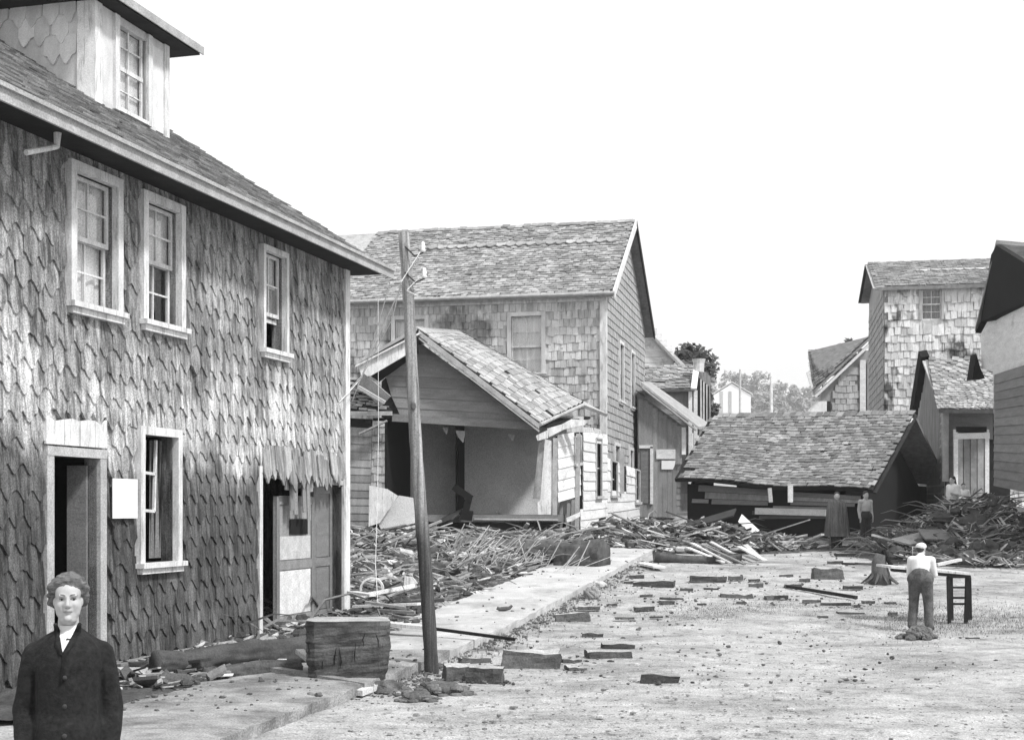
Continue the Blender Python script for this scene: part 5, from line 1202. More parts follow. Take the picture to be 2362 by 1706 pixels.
# ------------------------------------------------------------------ scattered planks and splinters of the wreck
USED = set()
def strew(n, region, what, grp, ln=(.5, 1.8), mats=('plank_grey', 'plank_grey', 'clap_dark', 'plank_pale'), up_=.35, span=(800, 1400), names=('left', 'middle', 'right')):
    for k in range(n):
        u, v = region(); g = G(u, v); m = rnd.choice(mats)
        l = rnd.uniform(*ln); an = rnd.uniform(-.7, .7)+(math.pi if rnd.random() < .5 else 0); el = rnd.uniform(-.05, up_)
        d = V((math.cos(an)*math.cos(el), math.sin(an)*math.cos(el)*.7, math.sin(el)))*l
        a = g+V((0, 0, .04)); b = a+d; b.z = max(b.z, top(b.x, b.y)+.03)
        t = (u-span[0])/(span[1]-span[0]); part = names[min(2, max(0, int(t*3)))]
        lab = '%s %s board %s, %s of the %s' % ({'plank_grey': 'grey', 'clap_dark': 'dark', 'plank_pale': 'pale', 'dark_wood': 'black'}[m], 'long' if l > (ln[0]+ln[1])/2 else 'short', ('sticking up ' if el > .15 else 'lying ')+('right' if math.cos(an) > 0 else 'left'), part, what)
        wd = rnd.uniform(.07, .2)
        lab = lab.replace(' of the heap before the torn-open front', ' of the heap by the torn front')
        for ad in ('', 'thin ' if wd < .12 else 'wide ', 'tilted ', 'low ', 'split ', 'rough '):
            if ad+lab not in USED: break
        USED.add(ad+lab); plank(ad+lab, a, b, wd, rnd.uniform(.025, .06), m, grp)
strew(46, lambda: (rnd.uniform(815, 1330), rnd.uniform(1205, 1262)), 'heap before the torn-open front', 'planks on the heap before the wrecked house', span=(815, 1330))
strew(26, lambda: (rnd.uniform(815, 960), rnd.uniform(1270, 1400)), 'rubble left of the leaning pole', 'boards in the rubble beside the leaning pole', (.3, 1.1), span=(815, 960))
strew(34, lambda: (rnd.triangular(1440, 1850, 1550), rnd.uniform(1200, 1268)), 'heap before the barn', 'boards in the heap before the barn', span=(1440, 1850))
strew(22, lambda: (rnd.uniform(2060, 2280), rnd.uniform(1190, 1310)), 'right-hand heap', 'boards in the right-hand heap', (.4, 1.4), span=(2060, 2280))
strew(10, lambda: (rnd.uniform(300, 560), rnd.uniform(1500, 1575)), 'litter below the left house', 'boards at the foot of the left house', (.3, .9), ('plank_grey', 'clap_dark', 'dark_wood'), .15, span=(300, 560))
def litter_spot(r, x0, x1, y0, y1, lim=.04):
    for _ in range(60):
        x, y = r.uniform(x0, x1), r.uniform(y0, y1)
        if mound(x, y) > lim and in_frame((x, y, top(x, y)), 60): return V((x, y, top(x, y)))
    return None
def splinters(name, label, n, box, ln, m, flat=.5, seed=5, wide=(.05, .16), at=None):
    r = random.Random(seed); mb = MB()
    for _ in range(n):
        g = at(r) if at else litter_spot(r, *box)
        if g is None: continue
        l = r.uniform(*ln); an = r.uniform(0, 6.28); el = r.uniform(0, 1)**2*1.2*flat-.03
        d = V((math.cos(an)*math.cos(el), math.sin(an)*math.cos(el), math.sin(el)+.03))*l
        w_ = l*r.uniform(*wide); t_ = max(.01, w_*r.uniform(.1, .4)); s = V((-math.sin(an), math.cos(an), r.uniform(-.7, .7)))*w_/2
        a = g+V((0, 0, .02)); mb.prism([a-s, a+s*r.uniform(.6, 1.2), a+d+s*r.uniform(.2, 1), a+d*r.uniform(.8, 1.1)-s*r.uniform(.3, 1)], V((0, 0, t_)))
    o = mb.build(name, M[m]); tag(o, label, 'debris', None, 'stuff')
def clods(name, label, n, box, rad_, m, seed, at=None):
    r = random.Random(seed); mb = MB()
    for _ in range(n):
        g = at(r) if at else litter_spot(r, *box)
        if g is None: continue
        s = r.uniform(*rad_)*r.uniform(.5, 1); n0 = len(mb.v); mb.ball(g+V((0, 0, s*.25)), (s*r.uniform(.7, 1.5), s, s*r.uniform(.4, .8)), Matrix.Rotation(r.uniform(0, 3), 3, 'Z'), 8, 6)
        for k in range(n0, len(mb.v)):
            p = V(mb.v[k]); mb.v[k] = tuple(p+(p-g)*.55*noise.noise(p*(.9/s)))
    tag(mb.build(name, M[m]), label, 'rubble', None, 'stuff')
A_ = (-4.6, 3.0, 26, 41); A2 = (-5, 1, 18, 27); B_ = (2.2, 8.6, 38, 45); C_ = (9.8, 16.5, 33, 43)
foot_l = lambda r: (lambda s, o: (lambda p: V((p.x, p.y, top(p.x, p.y))))(C0-E1*s+E2*o))(r.uniform(.2, 8.6), r.uniform(.05, 1.5)**1.0)
splinters('splintered_debris', 'broken boards and laths covering the heap before the wrecked house', 4200, A_, (.05, .5), 'splinter', .35, 5, (.06, .35))
splinters('splintered_debris', 'litter of laths and splinters beside the leaning pole and pavement', 2300, A2, (.04, .3), 'splinter', .35, 6, (.05, .35))
splinters('splintered_debris', 'splintered wood in the heaps in front of the collapsed barn', 2700, B_, (.06, .55), 'splinter', .4, 8, (.06, .35))
splinters('splintered_debris', 'brushwood and splinters on the right-hand heap', 4600, C_, (.05, .5), 'splinter', .6, 9, (.05, .22))
splinters('splintered_debris', 'dark litter along the foot of the left house', 1100, None, (.05, .35), 'splinter', .25, 10, (.06, .4), foot_l)
clods('mud_lumps', 'lumps of mud and broken masonry in the heap before the wrecked house', 420, A_, (.05, .24), 'mud', 15)
clods('mud_lumps', 'lumps of mud and stone in the rubble beside the leaning pole', 420, A2, (.04, .2), 'mud', 16)
clods('mud_lumps', 'lumps of mud in the heaps before the barn', 300, B_, (.06, .26), 'mud', 17)
clods('mud_lumps', 'lumps of earth on the right-hand heap', 380, C_, (.06, .36), 'mud', 18)
clods('mud_lumps', 'clods of dirt along the foot of the left house', 260, None, (.03, .13), 'mud', 19, foot_l)
def on_walk(r):
    y_ = r.uniform(13, 41) if r.random() < .5 else r.uniform(13, 19); x_ = kerb_x(y_)-1.8*(1-r.random()**1.6)
    return V((x_, y_, base_z(x_, y_)+.125))
clods('pavement_dirt', 'crumbs of dirt scattered over the pavement', 420, None, (.008, .035), 'stone', 20, on_walk)
def on_kerb(r):
    y_ = r.uniform(14.5, 36); x_ = kerb_x(y_)+abs(r.gauss(0, .28))-.02; return V((x_, y_, base_z(x_, y_)))
clods('kerb_dirt', 'dirt and broken stones banked along the kerb', 900, None, (.008, .04), 'stone', 21, on_kerb)
def on_street(r):
    v = 1275+300*r.random()**1.2; u = r.triangular(1200, 2330, 1600)
    if r.random() < .6: b_ = r.choice(BL[:15]+[q+(0, 0) for q in small]); u = r.gauss((b_[0]+b_[1])/2, (b_[1]-b_[0])*.6); v = b_[2]+r.gauss(0, 4)
    p = G(u, v); return p if p.x > kerb_x(p.y)+.1 else None
clods('street_rubble', 'small broken stones and brick bits strewn about the street', 900, None, (.008, .036), 'block', 22, on_street)
def brush(name, label, n, box, seed, m, at=None):
    r = random.Random(seed); mb = MB()
    for _ in range(n):
        g = litter_spot(r, *box)
        if g is None: continue
        a = r.uniform(0, 6.28); l = r.uniform(.35, 1.5); d = V((math.cos(a), math.sin(a), r.uniform(.0, .55))); s = V((r.gauss(0, .3), r.gauss(0, .3), r.gauss(0, .2)))
        p = [g, g+d*l*.35+s*l*.25, g+d*l*.7+s*l*.2-V((0, 0, .08*l)), g+d*l-V((0, 0, .28*l))]
        mb.tube(p, [.018*l+.006, .014*l+.005, .010*l+.003, .003], 4)
    tag(mb.build(name, M[m]), label, 'brushwood', None, 'stuff')
brush('brushwood', 'tangled branches on the right-hand heap', 420, C_, 41, 'weed')
brush('brushwood', 'pale tangled twigs on the right-hand heap', 160, C_, 42, 'plank_grey')
brush('brushwood', 'twigs and roots tangled in the heap before the wrecked house', 420, A_, 43, 'plank_grey')
brush('brushwood', 'roots and twigs in the rubble beside the leaning pole', 260, A2, 44, 'weed')
brush('brushwood', 'roots and twigs in the heap before the barn', 240, B_, 45, 'weed')
SH_ = [('broad grey wall sheet lying flat on the heap under the floor edge', 1150, 1216, 1.3, .6, 'clap_grey'), ('broad pale door panel lying on the heap near the broken wall corner', 1262, 1222, 1.2, .55, 'plank_pale'), ('broad dark sheet tipped up left in the heap behind the leaning pole', 1010, 1232, 1.1, .6, 'clap_dark'),
 ('broad grey sheet lying at the foot of the clapboard wall', 1420, 1218, 1.3, .5, 'plank_grey'), ('broad pale sheet in the heap before the lean-to', 1500, 1226, 1.2, .6, 'plank_pale'), ('broad dark sheet on the heap left of the propped white board', 1640, 1226, 1.4, .5, 'clap_dark'),
 ('broad grey sheet on the slope of the right-hand heap', 2180, 1246, 1.2, .6, 'clap_grey'), ('broad pale sheet low on the right-hand heap behind the man', 2120, 1262, 1.0, .5, 'plank_grey')]
for k, (lab, u, v, l, wd, m) in enumerate(SH_):
    g = G(u, v); a = .5*math.sin(k*2.1); plank(lab, g+V((-l/2*math.cos(a), -l/2*math.sin(a), .16)), g+V((l/2*math.cos(a), l/2*math.sin(a), .12+.22*(k % 3))), wd, .04, m, up=(.1*math.sin(k*5), -.45, 1))
# pale cornstalk-like laths fanned out beside the pavement
r_ = random.Random(31); mb = MB()
for _ in range(150):
    u = r_.uniform(1015, 1330); v = r_.uniform(1268, 1318); g = G(u, v); an = r_.gauss(.5, .6); el = r_.uniform(.1, 1.0); l = r_.uniform(.3, .95)
    d = V((math.cos(an)*math.cos(el), -.3*math.sin(an), math.sin(el)))*l; mb.bar(g, g+d, r_.uniform(.015, .04), .012)
tag(mb.build('pale_laths', M['plank_pale']), 'pale split laths and stalks bristling from the heap edge beside the pavement', 'laths', None, 'stuff')

# pebbles, chips and weeds of the street
r_ = random.Random(12); mb = MB()
for _ in range(5200):
    v = 1265+(1720-1265)*r_.random()**1.3; u = r_.uniform(700, 2380); g = G(u, v)
    if kerb_x(g.y)-1.9 < g.x < kerb_x(g.y)+.1: continue
    s = r_.uniform(.004, .016)*(1 if r_.random() < .95 else 2.4); mb.ball(g+V((0, 0, s*.2)), (s*r_.uniform(.8, 1.8), s, s*.55), None, 5, 3)
tag(mb.build('pebbles', M['pebble']), 'small stones and wood chips littering the pale street', 'pebbles', None, 'stuff')
def weeds(name, label, n, place, h, seed, m='weed'):
    r = random.Random(seed); mb = MB()
    for _ in range(n):
        u, v = place(r); g = G(u, v)
        for _k in range(3):
            a = r.uniform(0, 6.28); hh = r.uniform(*h); s = V((math.cos(a), math.sin(a), 0)); q = s*hh*r.uniform(.1, .7)+V((0, 0, hh)); b = V((-s.y, s.x, 0))*hh*.09
            mb.add([g-b, g+b, g+q], [(0, 1, 2)])
    tag(mb.build(name, M[m]), label, 'weeds', None, 'stuff')
def kerbside(r):
    y_ = r.uniform(15.5, 30); x_ = kerb_x(y_)+abs(r.gauss(0, .35))+.03; z_ = base_z(x_, y_)
    return CX+x_/y_*F, HY-(z_-CZ)/y_*F
weeds('kerb_weeds', 'sparse weeds growing along the kerb', 700, kerbside, (.015, .07), 3)
weeds('street_weeds', 'thin patch of low weeds across the middle of the street', 6500, lambda r: (r.triangular(1450, 2300, 1750), r.gauss(1412, 14)), (.008, .035), 4)
weeds('street_weeds', 'dark tufts of weeds around the bending man', 3000, lambda r: (r.uniform(2040, 2370), r.gauss(1432, 20)), (.01, .045), 5)

# ------------------------------------------------------------------ people
dgs = lambda: bpy.context.evaluated_depsgraph_get()
def fuse(mb, name, m, par, vox=.01, smooth=4, sm_f=.5):
    me = mb.mesh('tmp', M[m]); o = bpy.data.objects.new('tmp', me); COL.objects.link(o)
    r = o.modifiers.new('r', 'REMESH'); r.mode = 'VOXEL'; r.voxel_size = vox
    s = o.modifiers.new('s', 'SMOOTH'); s.iterations = smooth; s.factor = sm_f
    bpy.context.view_layer.update()
    out = bpy.data.meshes.new_from_object(o.evaluated_get(dgs())); out.name = name
    bpy.data.objects.remove(o)
    out.materials.clear(); out.materials.append(M[m]); out.polygons.foreach_set('use_smooth', [True]*len(out.polygons))
    k = bpy.data.objects.new(name, out); COL.objects.link(k)
    if par is not None: adopt(k, par)
    return k
def hand(mb, w_, d, side, fwd, s=1.0):
    """palm and five fingers from the wrist along d; side points to the thumb"""
    w_, d, side = V(w_), V(d).normalized(), V(side); side = (side-d*side.dot(d)).normalized(); nn = d.cross(side)
    pe = w_+d*.085*s
    for k in (-1, 0, 1): mb.caps(w_+side*.012*k*s, pe+side*.026*k*s, .017*s, .015*s, 6)
    for k, l in ((-1.5, .062), (-.5, .074), (.5, .08), (1.5, .072)):
        a = pe+side*.021*k*s; b = a+(d*.55*l+nn*.006)*s; c = b+(d*.4*l+nn*.02)*s
        mb.caps(a, b, .0095*s, .009*s, 6); mb.caps(b, c, .009*s, .008*s, 6)
    t0 = w_+(d*.025+side*.03)*s; t1 = t0+(d*.03+side*.03)*s; mb.caps(t0, t1, .012*s, .010*s, 6); mb.caps(t1, t1+(d*.03+side*.005)*s, .010*s, .009*s, 6)
def head_shape(mb, c, f, r, u, s=1.0):
    """c: centre between the ears; f forward, r to the figure's left as seen from the front (viewer right), u up"""
    Mx = Matrix((r, f, u)).transposed()
    q = lambda x, y, z: c+Mx @ V((x, y, z))*s
    b = lambda x, y, z, rx, ry, rz: mb.ball(q(x, y, z), (rx*s, ry*s, rz*s), Mx, 14, 10)
    b(0, -.012, .045, .074, .094, .078); b(0, .02, -.015, .066, .074, .088); b(0, .035, -.075, .048, .048, .038)
    for k in (-1, 1):
        b(.036*k, .058, -.022, .028, .026, .03); b(.045*k, .03, -.06, .024, .036, .034)
        b(.03*k, .084, .032, .026, .012, .009); b(.074*k, -.005, -.005, .012, .02, .032)
    b(0, .084, -.1, .022, .02, .018)
    mb.caps(q(0, .086, .022), q(0, .106, -.022), .010*s, .014*s, 8)
    for k in (-1, 1): b(.012*k, .094, -.027, .010, .012, .009)
    b(0, .088, -.052, .024, .012, .007); b(0, .086, -.064, .02, .012, .008)
    return q, Mx
def figure(name, label, J, mats, hd_f, grp=None, vox=.011, extra=None, hair='hair_dark', hair_long=False, scale=1.0):
    t = thing(name, label, 'person', (J['pelvis'].x, J['pelvis'].y, 0), grp); s = scale
    mb = MB(); j = J
    up = (j['head']-j['neck']).normalized(); f = V(hd_f); f = (f-up*f.dot(up)).normalized(); r = f.cross(up)*-1
    head_shape(mb, j['head'], f, r, up, s)
    mb.caps(j['neck'], j['head'], .055*s, .05*s)
    mb.caps(j['pelvis'], j['chest'], .12*s, .135*s); mb.caps(j['chest'], j['neck'], .12*s, .06*s)
    for S_ in 'lr':
        mb.caps(j['sh_'+S_], j['chest'], .06*s, .09*s); mb.caps(j['sh_'+S_], j['el_'+S_], .05*s, .038*s); mb.caps(j['el_'+S_], j['wr_'+S_], .037*s, .024*s)
        mb.caps(j['hip_'+S_], j['kn_'+S_], .085*s, .055*s); mb.caps(j['kn_'+S_], j['an_'+S_], .053*s, .034*s)
        mb.caps(j['an_'+S_], j['to_'+S_], .036*s, .03*s); mb.caps(j['hip_'+S_], j['pelvis'], .09*s, .11*s)
        hand(mb, j['wr_'+S_], j['wr_'+S_]-j['el_'+S_], j['thumb'] if 'thumb' in j else f, f, s)
    fuse(mb, 'body', 'skin', t, vox, 3)
    h = MB(); Mx = Matrix((r, f, up)).transposed(); q = lambda x, y, z: j['head']+Mx @ V((x, y, z))*s
    h.ball(q(0, -.022, .058), (.082*s, .095*s, .08*s), Mx, 12, 8); h.ball(q(0, -.05, .0), (.078*s, .062*s, .09*s), Mx, 12, 8)
    if hair_long: h.ball(q(0, -.07, -.09), (.075*s, .05*s, .10*s), Mx, 12, 8)
    fuse(h, 'hair', hair, t, vox, 2)
    return t
def stand(x, y, h=1.6, face=(0, -1, 0), z=None, step=.0, arm=.12):
    z = top(x, y) if z is None else z; o = V((x, y, z)); f = V(face).normalized(); r = V((-f.y, f.x, 0)); k = h/1.7
    u = lambda a, b, c: o+r*a*k+f*b*k+UP*c*k
    J = dict(pelvis=u(0, 0, .92), chest=u(0, .0, 1.26), neck=u(0, 0, 1.42), head=u(0, .02, 1.57))
    for S_, sg_ in (('l', 1), ('r', -1)):
        J['sh_'+S_] = u(.18*sg_, 0, 1.37); J['el_'+S_] = u((.18+arm)*sg_, -.02, 1.10); J['wr_'+S_] = u((.18+arm)*sg_, .05, .86)
        J['hip_'+S_] = u(.09*sg_, 0, .9); J['kn_'+S_] = u(.10*sg_, .03+step*sg_, .48); J['an_'+S_] = u(.11*sg_, 0+step*1.6*sg_, .06); J['to_'+S_] = u(.13*sg_, .14+step*1.6*sg_, .03)
    return J, f, r, k
def garment(par, name, m, parts, vox=.016, smooth=3): 
    mb = MB()
    for p, q, a, b in parts: mb.caps(p, q, a, b, 12)
    return fuse(mb, name, m, par, vox, smooth)

# the woman in the dark coat, close to the camera
WX, WY = -2.22, 7.0
J, f, r, k = stand(WX, WY, 1.64, (.30, -.95, 0), 0.0)
fx = V((.27, -.96, 0)).normalized(); up = V((0, 0, 1)); rx = fx.cross(up)*-1
W0 = V((WX, WY, 0)); wp = lambda a, b, c: W0+rx*a+fx*b+up*c
J['head'] = wp(0, .03, 1.548); J['neck'] = wp(0, -.01, 1.40); J['chest'] = wp(0, 0, 1.22)
for S_, sg_ in (('l', 1), ('r', -1)):
    J['sh_'+S_] = wp(.150*sg_, -.01, 1.275); J['el_'+S_] = wp(.205*sg_, -.03, 1.0); J['wr_'+S_] = wp(.20*sg_, .06, .82)
W = thing('person', 'grey-haired woman in a dark coat with white V neckline, close at lower left', 'person', (WX, WY, 0))
HS = .86
mb = MB(); q, Mx = head_shape(mb, J['head'], fx, rx, up, HS)
mb.ball(q(0, .028, -.03), (.077*HS, .06*HS, .066*HS), Mx, 18, 12); mb.ball(q(0, .02, .045), (.074*HS, .07*HS, .07*HS), Mx, 18, 12); mb.ball(q(0, .03, -.082), (.06*HS, .05*HS, .034*HS), Mx, 18, 12)
mb.caps(wp(0, -.01, 1.33), J['head']-up*.03-fx*.02, .056, .048); mb.caps(J['pelvis'], J['chest'], .13, .14); mb.caps(J['chest'], J['neck'], .12, .055)
mb.ball(q(0, .03, -.108), (.046, .042, .026), Mx, 16, 10)
for S_ in 'lr':
    mb.caps(J['sh_'+S_], J['chest'], .05, .1); mb.caps(J['sh_'+S_], J['el_'+S_], .05, .04); mb.caps(J['el_'+S_], J['wr_'+S_], .04, .026)
    mb.caps(J['hip_'+S_], J['kn_'+S_], .09, .055); mb.caps(J['kn_'+S_], J['an_'+S_], .055, .036); mb.caps(J['an_'+S_], J['to_'+S_], .038, .03); mb.caps(J['hip_'+S_], J['pelvis'], .1, .12)
    hand(mb, J['wr_'+S_], J['wr_'+S_]-J['el_'+S_], fx, fx)
body = fuse(mb, 'body', 'skin', W, .005, 9, .5)
for vv in body.data.vertices:                                # press the eye sockets, the folds beside the nose and the line of the mouth
    if vv.co.z < 1.38: continue
    for sx in (-1, 1):
        d = (vv.co-q(.032*sx, .088, .010))/HS; e = math.exp(-((d.dot(rx)/.019)**2+(d.z/.012)**2+(d.dot(fx)/.03)**2)); vv.co -= fx*.012*HS*e
        d = (vv.co-q(.030*sx, .09, -.042))/HS; e = math.exp(-((d.dot(rx)/.007)**2+(d.z/.018)**2+(d.dot(fx)/.03)**2)); vv.co -= fx*.006*HS*e
    d = (vv.co-q(0, .098, -.060))/HS; e = math.exp(-((d.dot(rx)/.024)**2+(d.z/.0035)**2+(d.dot(fx)/.03)**2)); vv.co -= fx*.007*HS*e
def front(x, z):                                             # the skin of the face in front of a point of the head's own frame
    o_ = q(x, .3, z); hit, loc, nn_, ix = body.ray_cast(o_-W0, -fx)
    return (loc+W0) if hit else q(x, .09, z)
body_origin = body.matrix_parent_inverse.translation
def front(x, z):
    o_ = q(x, .3, z); hit, loc, nn_, ix = body.ray_cast(o_, -fx)
    return loc if hit else q(x, .09, z)
body.data.update()
bpy.context.view_layer.update()
for sx in (-1, 1):
    e0 = front(.032*sx, .010)
    mb = MB(); mb.ball(e0-fx*.0085, (.0115, .0105, .0062), Mx, 12, 8); e = mb.build('eye', M['eye_white'], W, True)
    mb = MB(); mb.ball(e0+fx*.0012, (.0072, .0025, .0062), Mx, 10, 6); mb.build('iris', M['iris'], e, True)
    mb = MB(); mb.tube([front(x*sx, z)+fx*.0015 for x, z in ((.014, .012), (.024, .0185), (.034, .0195), (.047, .013))], [.0018, .0034, .0034, .0018], 6); mb.build('eyelid', M['lip'], W, True)
    mb = MB(); mb.tube([front(x*sx, z)+fx*.001 for x, z in ((.013, .033), (.024, .038), (.036, .039), (.052, .033))], [.002, .0036, .0034, .0016], 6); mb.build('eyebrow', M['brow_grey'], W, True)
    mb = MB(); mb.ball(front(.009*sx, -.038), (.0032, .003, .002), Mx, 8, 5); mb.build('nostril', M['brow'], W, True)
mb = MB(); mb.tube([front(x, z)+fx*.0005 for x, z in ((-.025, -.0610), (-.012, -.0575), (0, -.0585), (.012, -.0575), (.025, -.0610))], [.0015, .0034, .0036, .0034, .0015], 6); mb.tube([front(x, z)+fx*.0005 for x, z in ((-.018, -.0645), (0, -.0675), (.018, -.0645))], [.0015, .004, .0015], 6); mb.build('lips', M['lip'], W, True)
hr = MB(); rr_ = random.Random(4); s_ = HS
hr.ball(q(0, -.03, .066), (.094*s_, .106*s_, .084*s_), Mx, 18, 12); hr.ball(q(0, -.055, .0), (.09*s_, .075*s_, .10*s_), Mx, 16, 10)
for _ in range(170):
    a = rr_.uniform(0, 6.28); e = rr_.uniform(-.5, 1.5); x, y_, z = math.cos(a)*math.cos(e), math.sin(a)*math.cos(e), math.sin(e)
    if y_ > .15 and z < .72: continue
    hr.ball(q(x*.096, -.03+y_*.10, .052+z*.094), rr_.uniform(.012, .021), None, 8, 6)
for sx in (-1, 1):
    for i in range(9): hr.ball(q(sx*(.090+.007*math.sin(i*2)), .022-.007*i, .085-.013*i), .021, None, 8, 6)
for i in range(17): t = -1+2*i/16; hr.ball(q(t*.080, .050-.040*t*t, .112-.022*t*t), .024*s_, None, 10, 8)
hair = fuse(hr, 'hair', 'hair_grey', W, .0055, 5, .5)
for vv in hair.data.vertices: vv.co += (vv.co-q(0, -.02, .04)).normalized()*(.003*math.sin(vv.co.z*150+5*math.sin(vv.co.x*40))+.002*noise.noise(vv.co*60))
C = [(J['pelvis']-up*.05, J['chest']+up*.02, .17, .175), (J['chest'], wp(0, -.01, 1.345), .17, .075), (J['sh_l'], J['sh_r'], .066, .066), (J['sh_l'], J['chest'], .07, .15), (J['sh_r'], J['chest'], .07, .15)]
for S_ in 'lr': C += [(J['sh_'+S_], J['el_'+S_], .074, .066), (J['el_'+S_], J['wr_'+S_], .064, .055), (J['sh_'+S_], wp(0, -.02, 1.365), .066, .072)]
C += [(J['pelvis'], V((WX-.07, WY, .52)), .2, .19), (J['pelvis'], V((WX+.07, WY, .52)), .2, .19)]
coat = garment(W, 'coat', 'coat', C, .012, 4)
for vv in coat.data.vertices:
    c = vv.co; vv.co += V((noise.noise(c*9), noise.noise(c*9+V((5, 0, 0))), 0))*.009+V((noise.noise(V((c.x*22, c.y*22, c.z*4))), noise.noise(V((c.x*22, c.y*22, c.z*4+9))), 0))*.007
    ax = (c-W0).dot(rx)
    for sg_ in (-1, 1):                                      # the crease between sleeve and body
        e = math.exp(-((ax-sg_*(.155+.02*(1.25-c.z)))/.012)**2)*(1 if c.z < 1.2 else 0); vv.co -= fx*.02*e
coat.data.update(); bpy.context.view_layer.update()
def cf(x, z):
    o_ = wp(x, .8, z); hit, loc, nn_, ix = coat.ray_cast(o_, -fx); h2, l2, n2, i2 = body.ray_cast(o_, -fx)
    a = loc.dot(fx) if hit else -9; b = l2.dot(fx) if h2 else -9
    return (loc if a >= b else l2) if max(a, b) > -9 else wp(x, .1, z)
rows_ = [(1.425, -.040, .040), (1.40, -.042, .036), (1.375, -.040, .024), (1.35, -.034, .008), (1.325, -.028, -.008), (1.305, -.024, -.018)]
vs = []
for z, a, b in rows_:
    for i in range(5): vs.append(cf(a+(b-a)*i/4, z)+fx*.005)
fs = [(j*5+i, j*5+i+1, j*5+6+i, j*5+5+i) for j in range(len(rows_)-1) for i in range(4)]
mb = MB(); mb.add(vs, fs); mb.add([p-fx*.01 for p in vs], [tuple(reversed(f_)) for f_ in fs]); mb.build('blouse', M['cloth_white'], W, True)
for pts in (((.056, 1.435), (.046, 1.395), (.018, 1.345), (-.014, 1.295), (-.03, 1.15)), ((-.058, 1.435), (-.052, 1.395), (-.044, 1.34), (-.030, 1.29))):
    mb = MB(); mb.tube([cf(x, z)+fx*.004 for x, z in pts], [.010, .016, .016, .012, .008][:len(pts)], 8); mb.build('lapel', M['coat'], W, True)
for z in (1.18, 1.04, .90):
    c = cf(-.012, z); mb = MB(); mb.ball(c+fx*.004, (.012, .006, .012), Mx, 10, 6); mb.build('button', M['cloth_dark'], W, True)
garment(W, 'stockings', 'cloth_dark', [(J['kn_'+s], J['an_'+s], .06, .042) for s in 'lr'], .014)
garment(W, 'shoes', 'cloth_dark', [(J['an_'+s], J['to_'+s], .05, .042) for s in 'lr'], .012)

# the bending man at the plank table, back to the camera
mp = G(2122, 1452); mx_, my_ = mp.x, mp.y; mz = top(mx_, my_)
o = V((mx_, my_, mz)); u = lambda a, b, c: o+V((a, b, c))
J = dict(pelvis=u(.0, -.03, .82), chest=u(.03, .05, 1.02), neck=u(.05, .13, 1.14), head=u(.075, .20, 1.25), thumb=V((0, 0, 1)))
for S_, sx, sy in (('l', -.14, .06), ('r', .14, -.05)):
    J['sh_'+S_] = u(.05+sx, .09+sy, 1.09); J['el_'+S_] = u(.08+sx*1.25, .16+sy, .86); J['wr_'+S_] = u(.20+sx*.8, .30+sy, .86)
    J['hip_'+S_] = u(.0+sx*.58, -.03+sy*.6, .80); J['kn_'+S_] = u(.03+sx*.7, .04+sy, .43); J['an_'+S_] = u(.0+sx*.8, -.04+sy*1.4, .07); J['to_'+S_] = u(.07+sx*.8, .07+sy*1.4, .03)
Mn = figure('person', 'man in white shirt, white cap and dark trousers leaning over the plank table, back turned', J, None, (.55, .8, -.35), None, .011, scale=.86)
hd = J['head']; mb = MB(); mb.ball(hd+V((0, -.005, .055)), (.085, .095, .062), None, 16, 10); mb.ball(hd+V((.05, .07, .035)), (.06, .06, .015), None, 12, 8); fuse(mb, 'cap', 'cloth_white', Mn, .009, 2)
garment(Mn, 'shirt', 'cloth_white', [(J['pelvis']+V((0, .02, .06)), J['chest'], .13, .14), (J['chest'], J['neck'], .135, .07), (J['sh_l'], J['sh_r'], .07, .07)]+[(J['sh_'+s], J['el_'+s], .068, .056) for s in 'lr']+[(J['el_'+s], J['wr_'+s].lerp(J['el_'+s], .3), .058, .05) for s in 'lr'])
garment(Mn, 'trousers', 'cloth_mid', [(J['hip_l'], J['hip_r'], .12, .12), (J['pelvis']+V((0, .01, .05)), J['pelvis'], .142, .14)]+[(J['hip_'+s], J['kn_'+s], .105, .08) for s in 'lr']+[(J['kn_'+s], J['an_'+s], .08, .07) for s in 'lr'])
garment(Mn, 'shoes', 'cloth_dark', [(J['an_'+s], J['to_'+s], .055, .048) for s in 'lr'], .012)

# woman in the long striped poncho before the barn
g = G(1930, 1264); J, f, r, k = stand(g.x, g.y, 1.62, (-.15, -1, 0), None, 0, .02)
Pw = figure('person', 'woman wrapped in a long dark striped poncho standing in front of the barn', J, None, f, None, .012, hair_long=True)
mb = MB(); n = 36; zs = [1.50, 1.45, 1.38, 1.22, 1.0, .75, .5, .36]; rr2_ = [.08, .17, .255, .285, .30, .325, .35, .35]; vs = []
for z, rad_ in zip(zs, rr2_):
    for i in range(n):
        a = 2*math.pi*i/n; s_ = 1+.06*math.sin(a*9+z*2)*(1.4-z); vs.append(V((g.x, g.y, top(g.x, g.y)))+V((math.cos(a)*rad_*s_, math.sin(a)*rad_*.72*s_, z*k)))
fs = [(j*n+i, j*n+(i+1) % n, (j+1)*n+(i+1) % n, (j+1)*n+i) for j in range(len(zs)-1) for i in range(n)]+[tuple(range(n)), tuple(range(len(zs)*n-1, (len(zs)-1)*n-1, -1))]
mb.add(vs, fs).build('poncho', M['poncho'], Pw, True)
for i in range(0, n, 3):
    pp = [vs[j*n+i]+(vs[j*n+i]-V((g.x, g.y, vs[j*n+i].z))).normalized()*.006 for j in range(3, len(zs))]
    mb = MB(); mb.tube(pp, .008, 4); mb.build('stripe', M['cloth_mid'], Pw)
garment(Pw, 'skirt', 'cloth_dark', [(J['pelvis'], V((g.x, g.y, J['kn_l'].z-.22)), .15, .17)], .016)
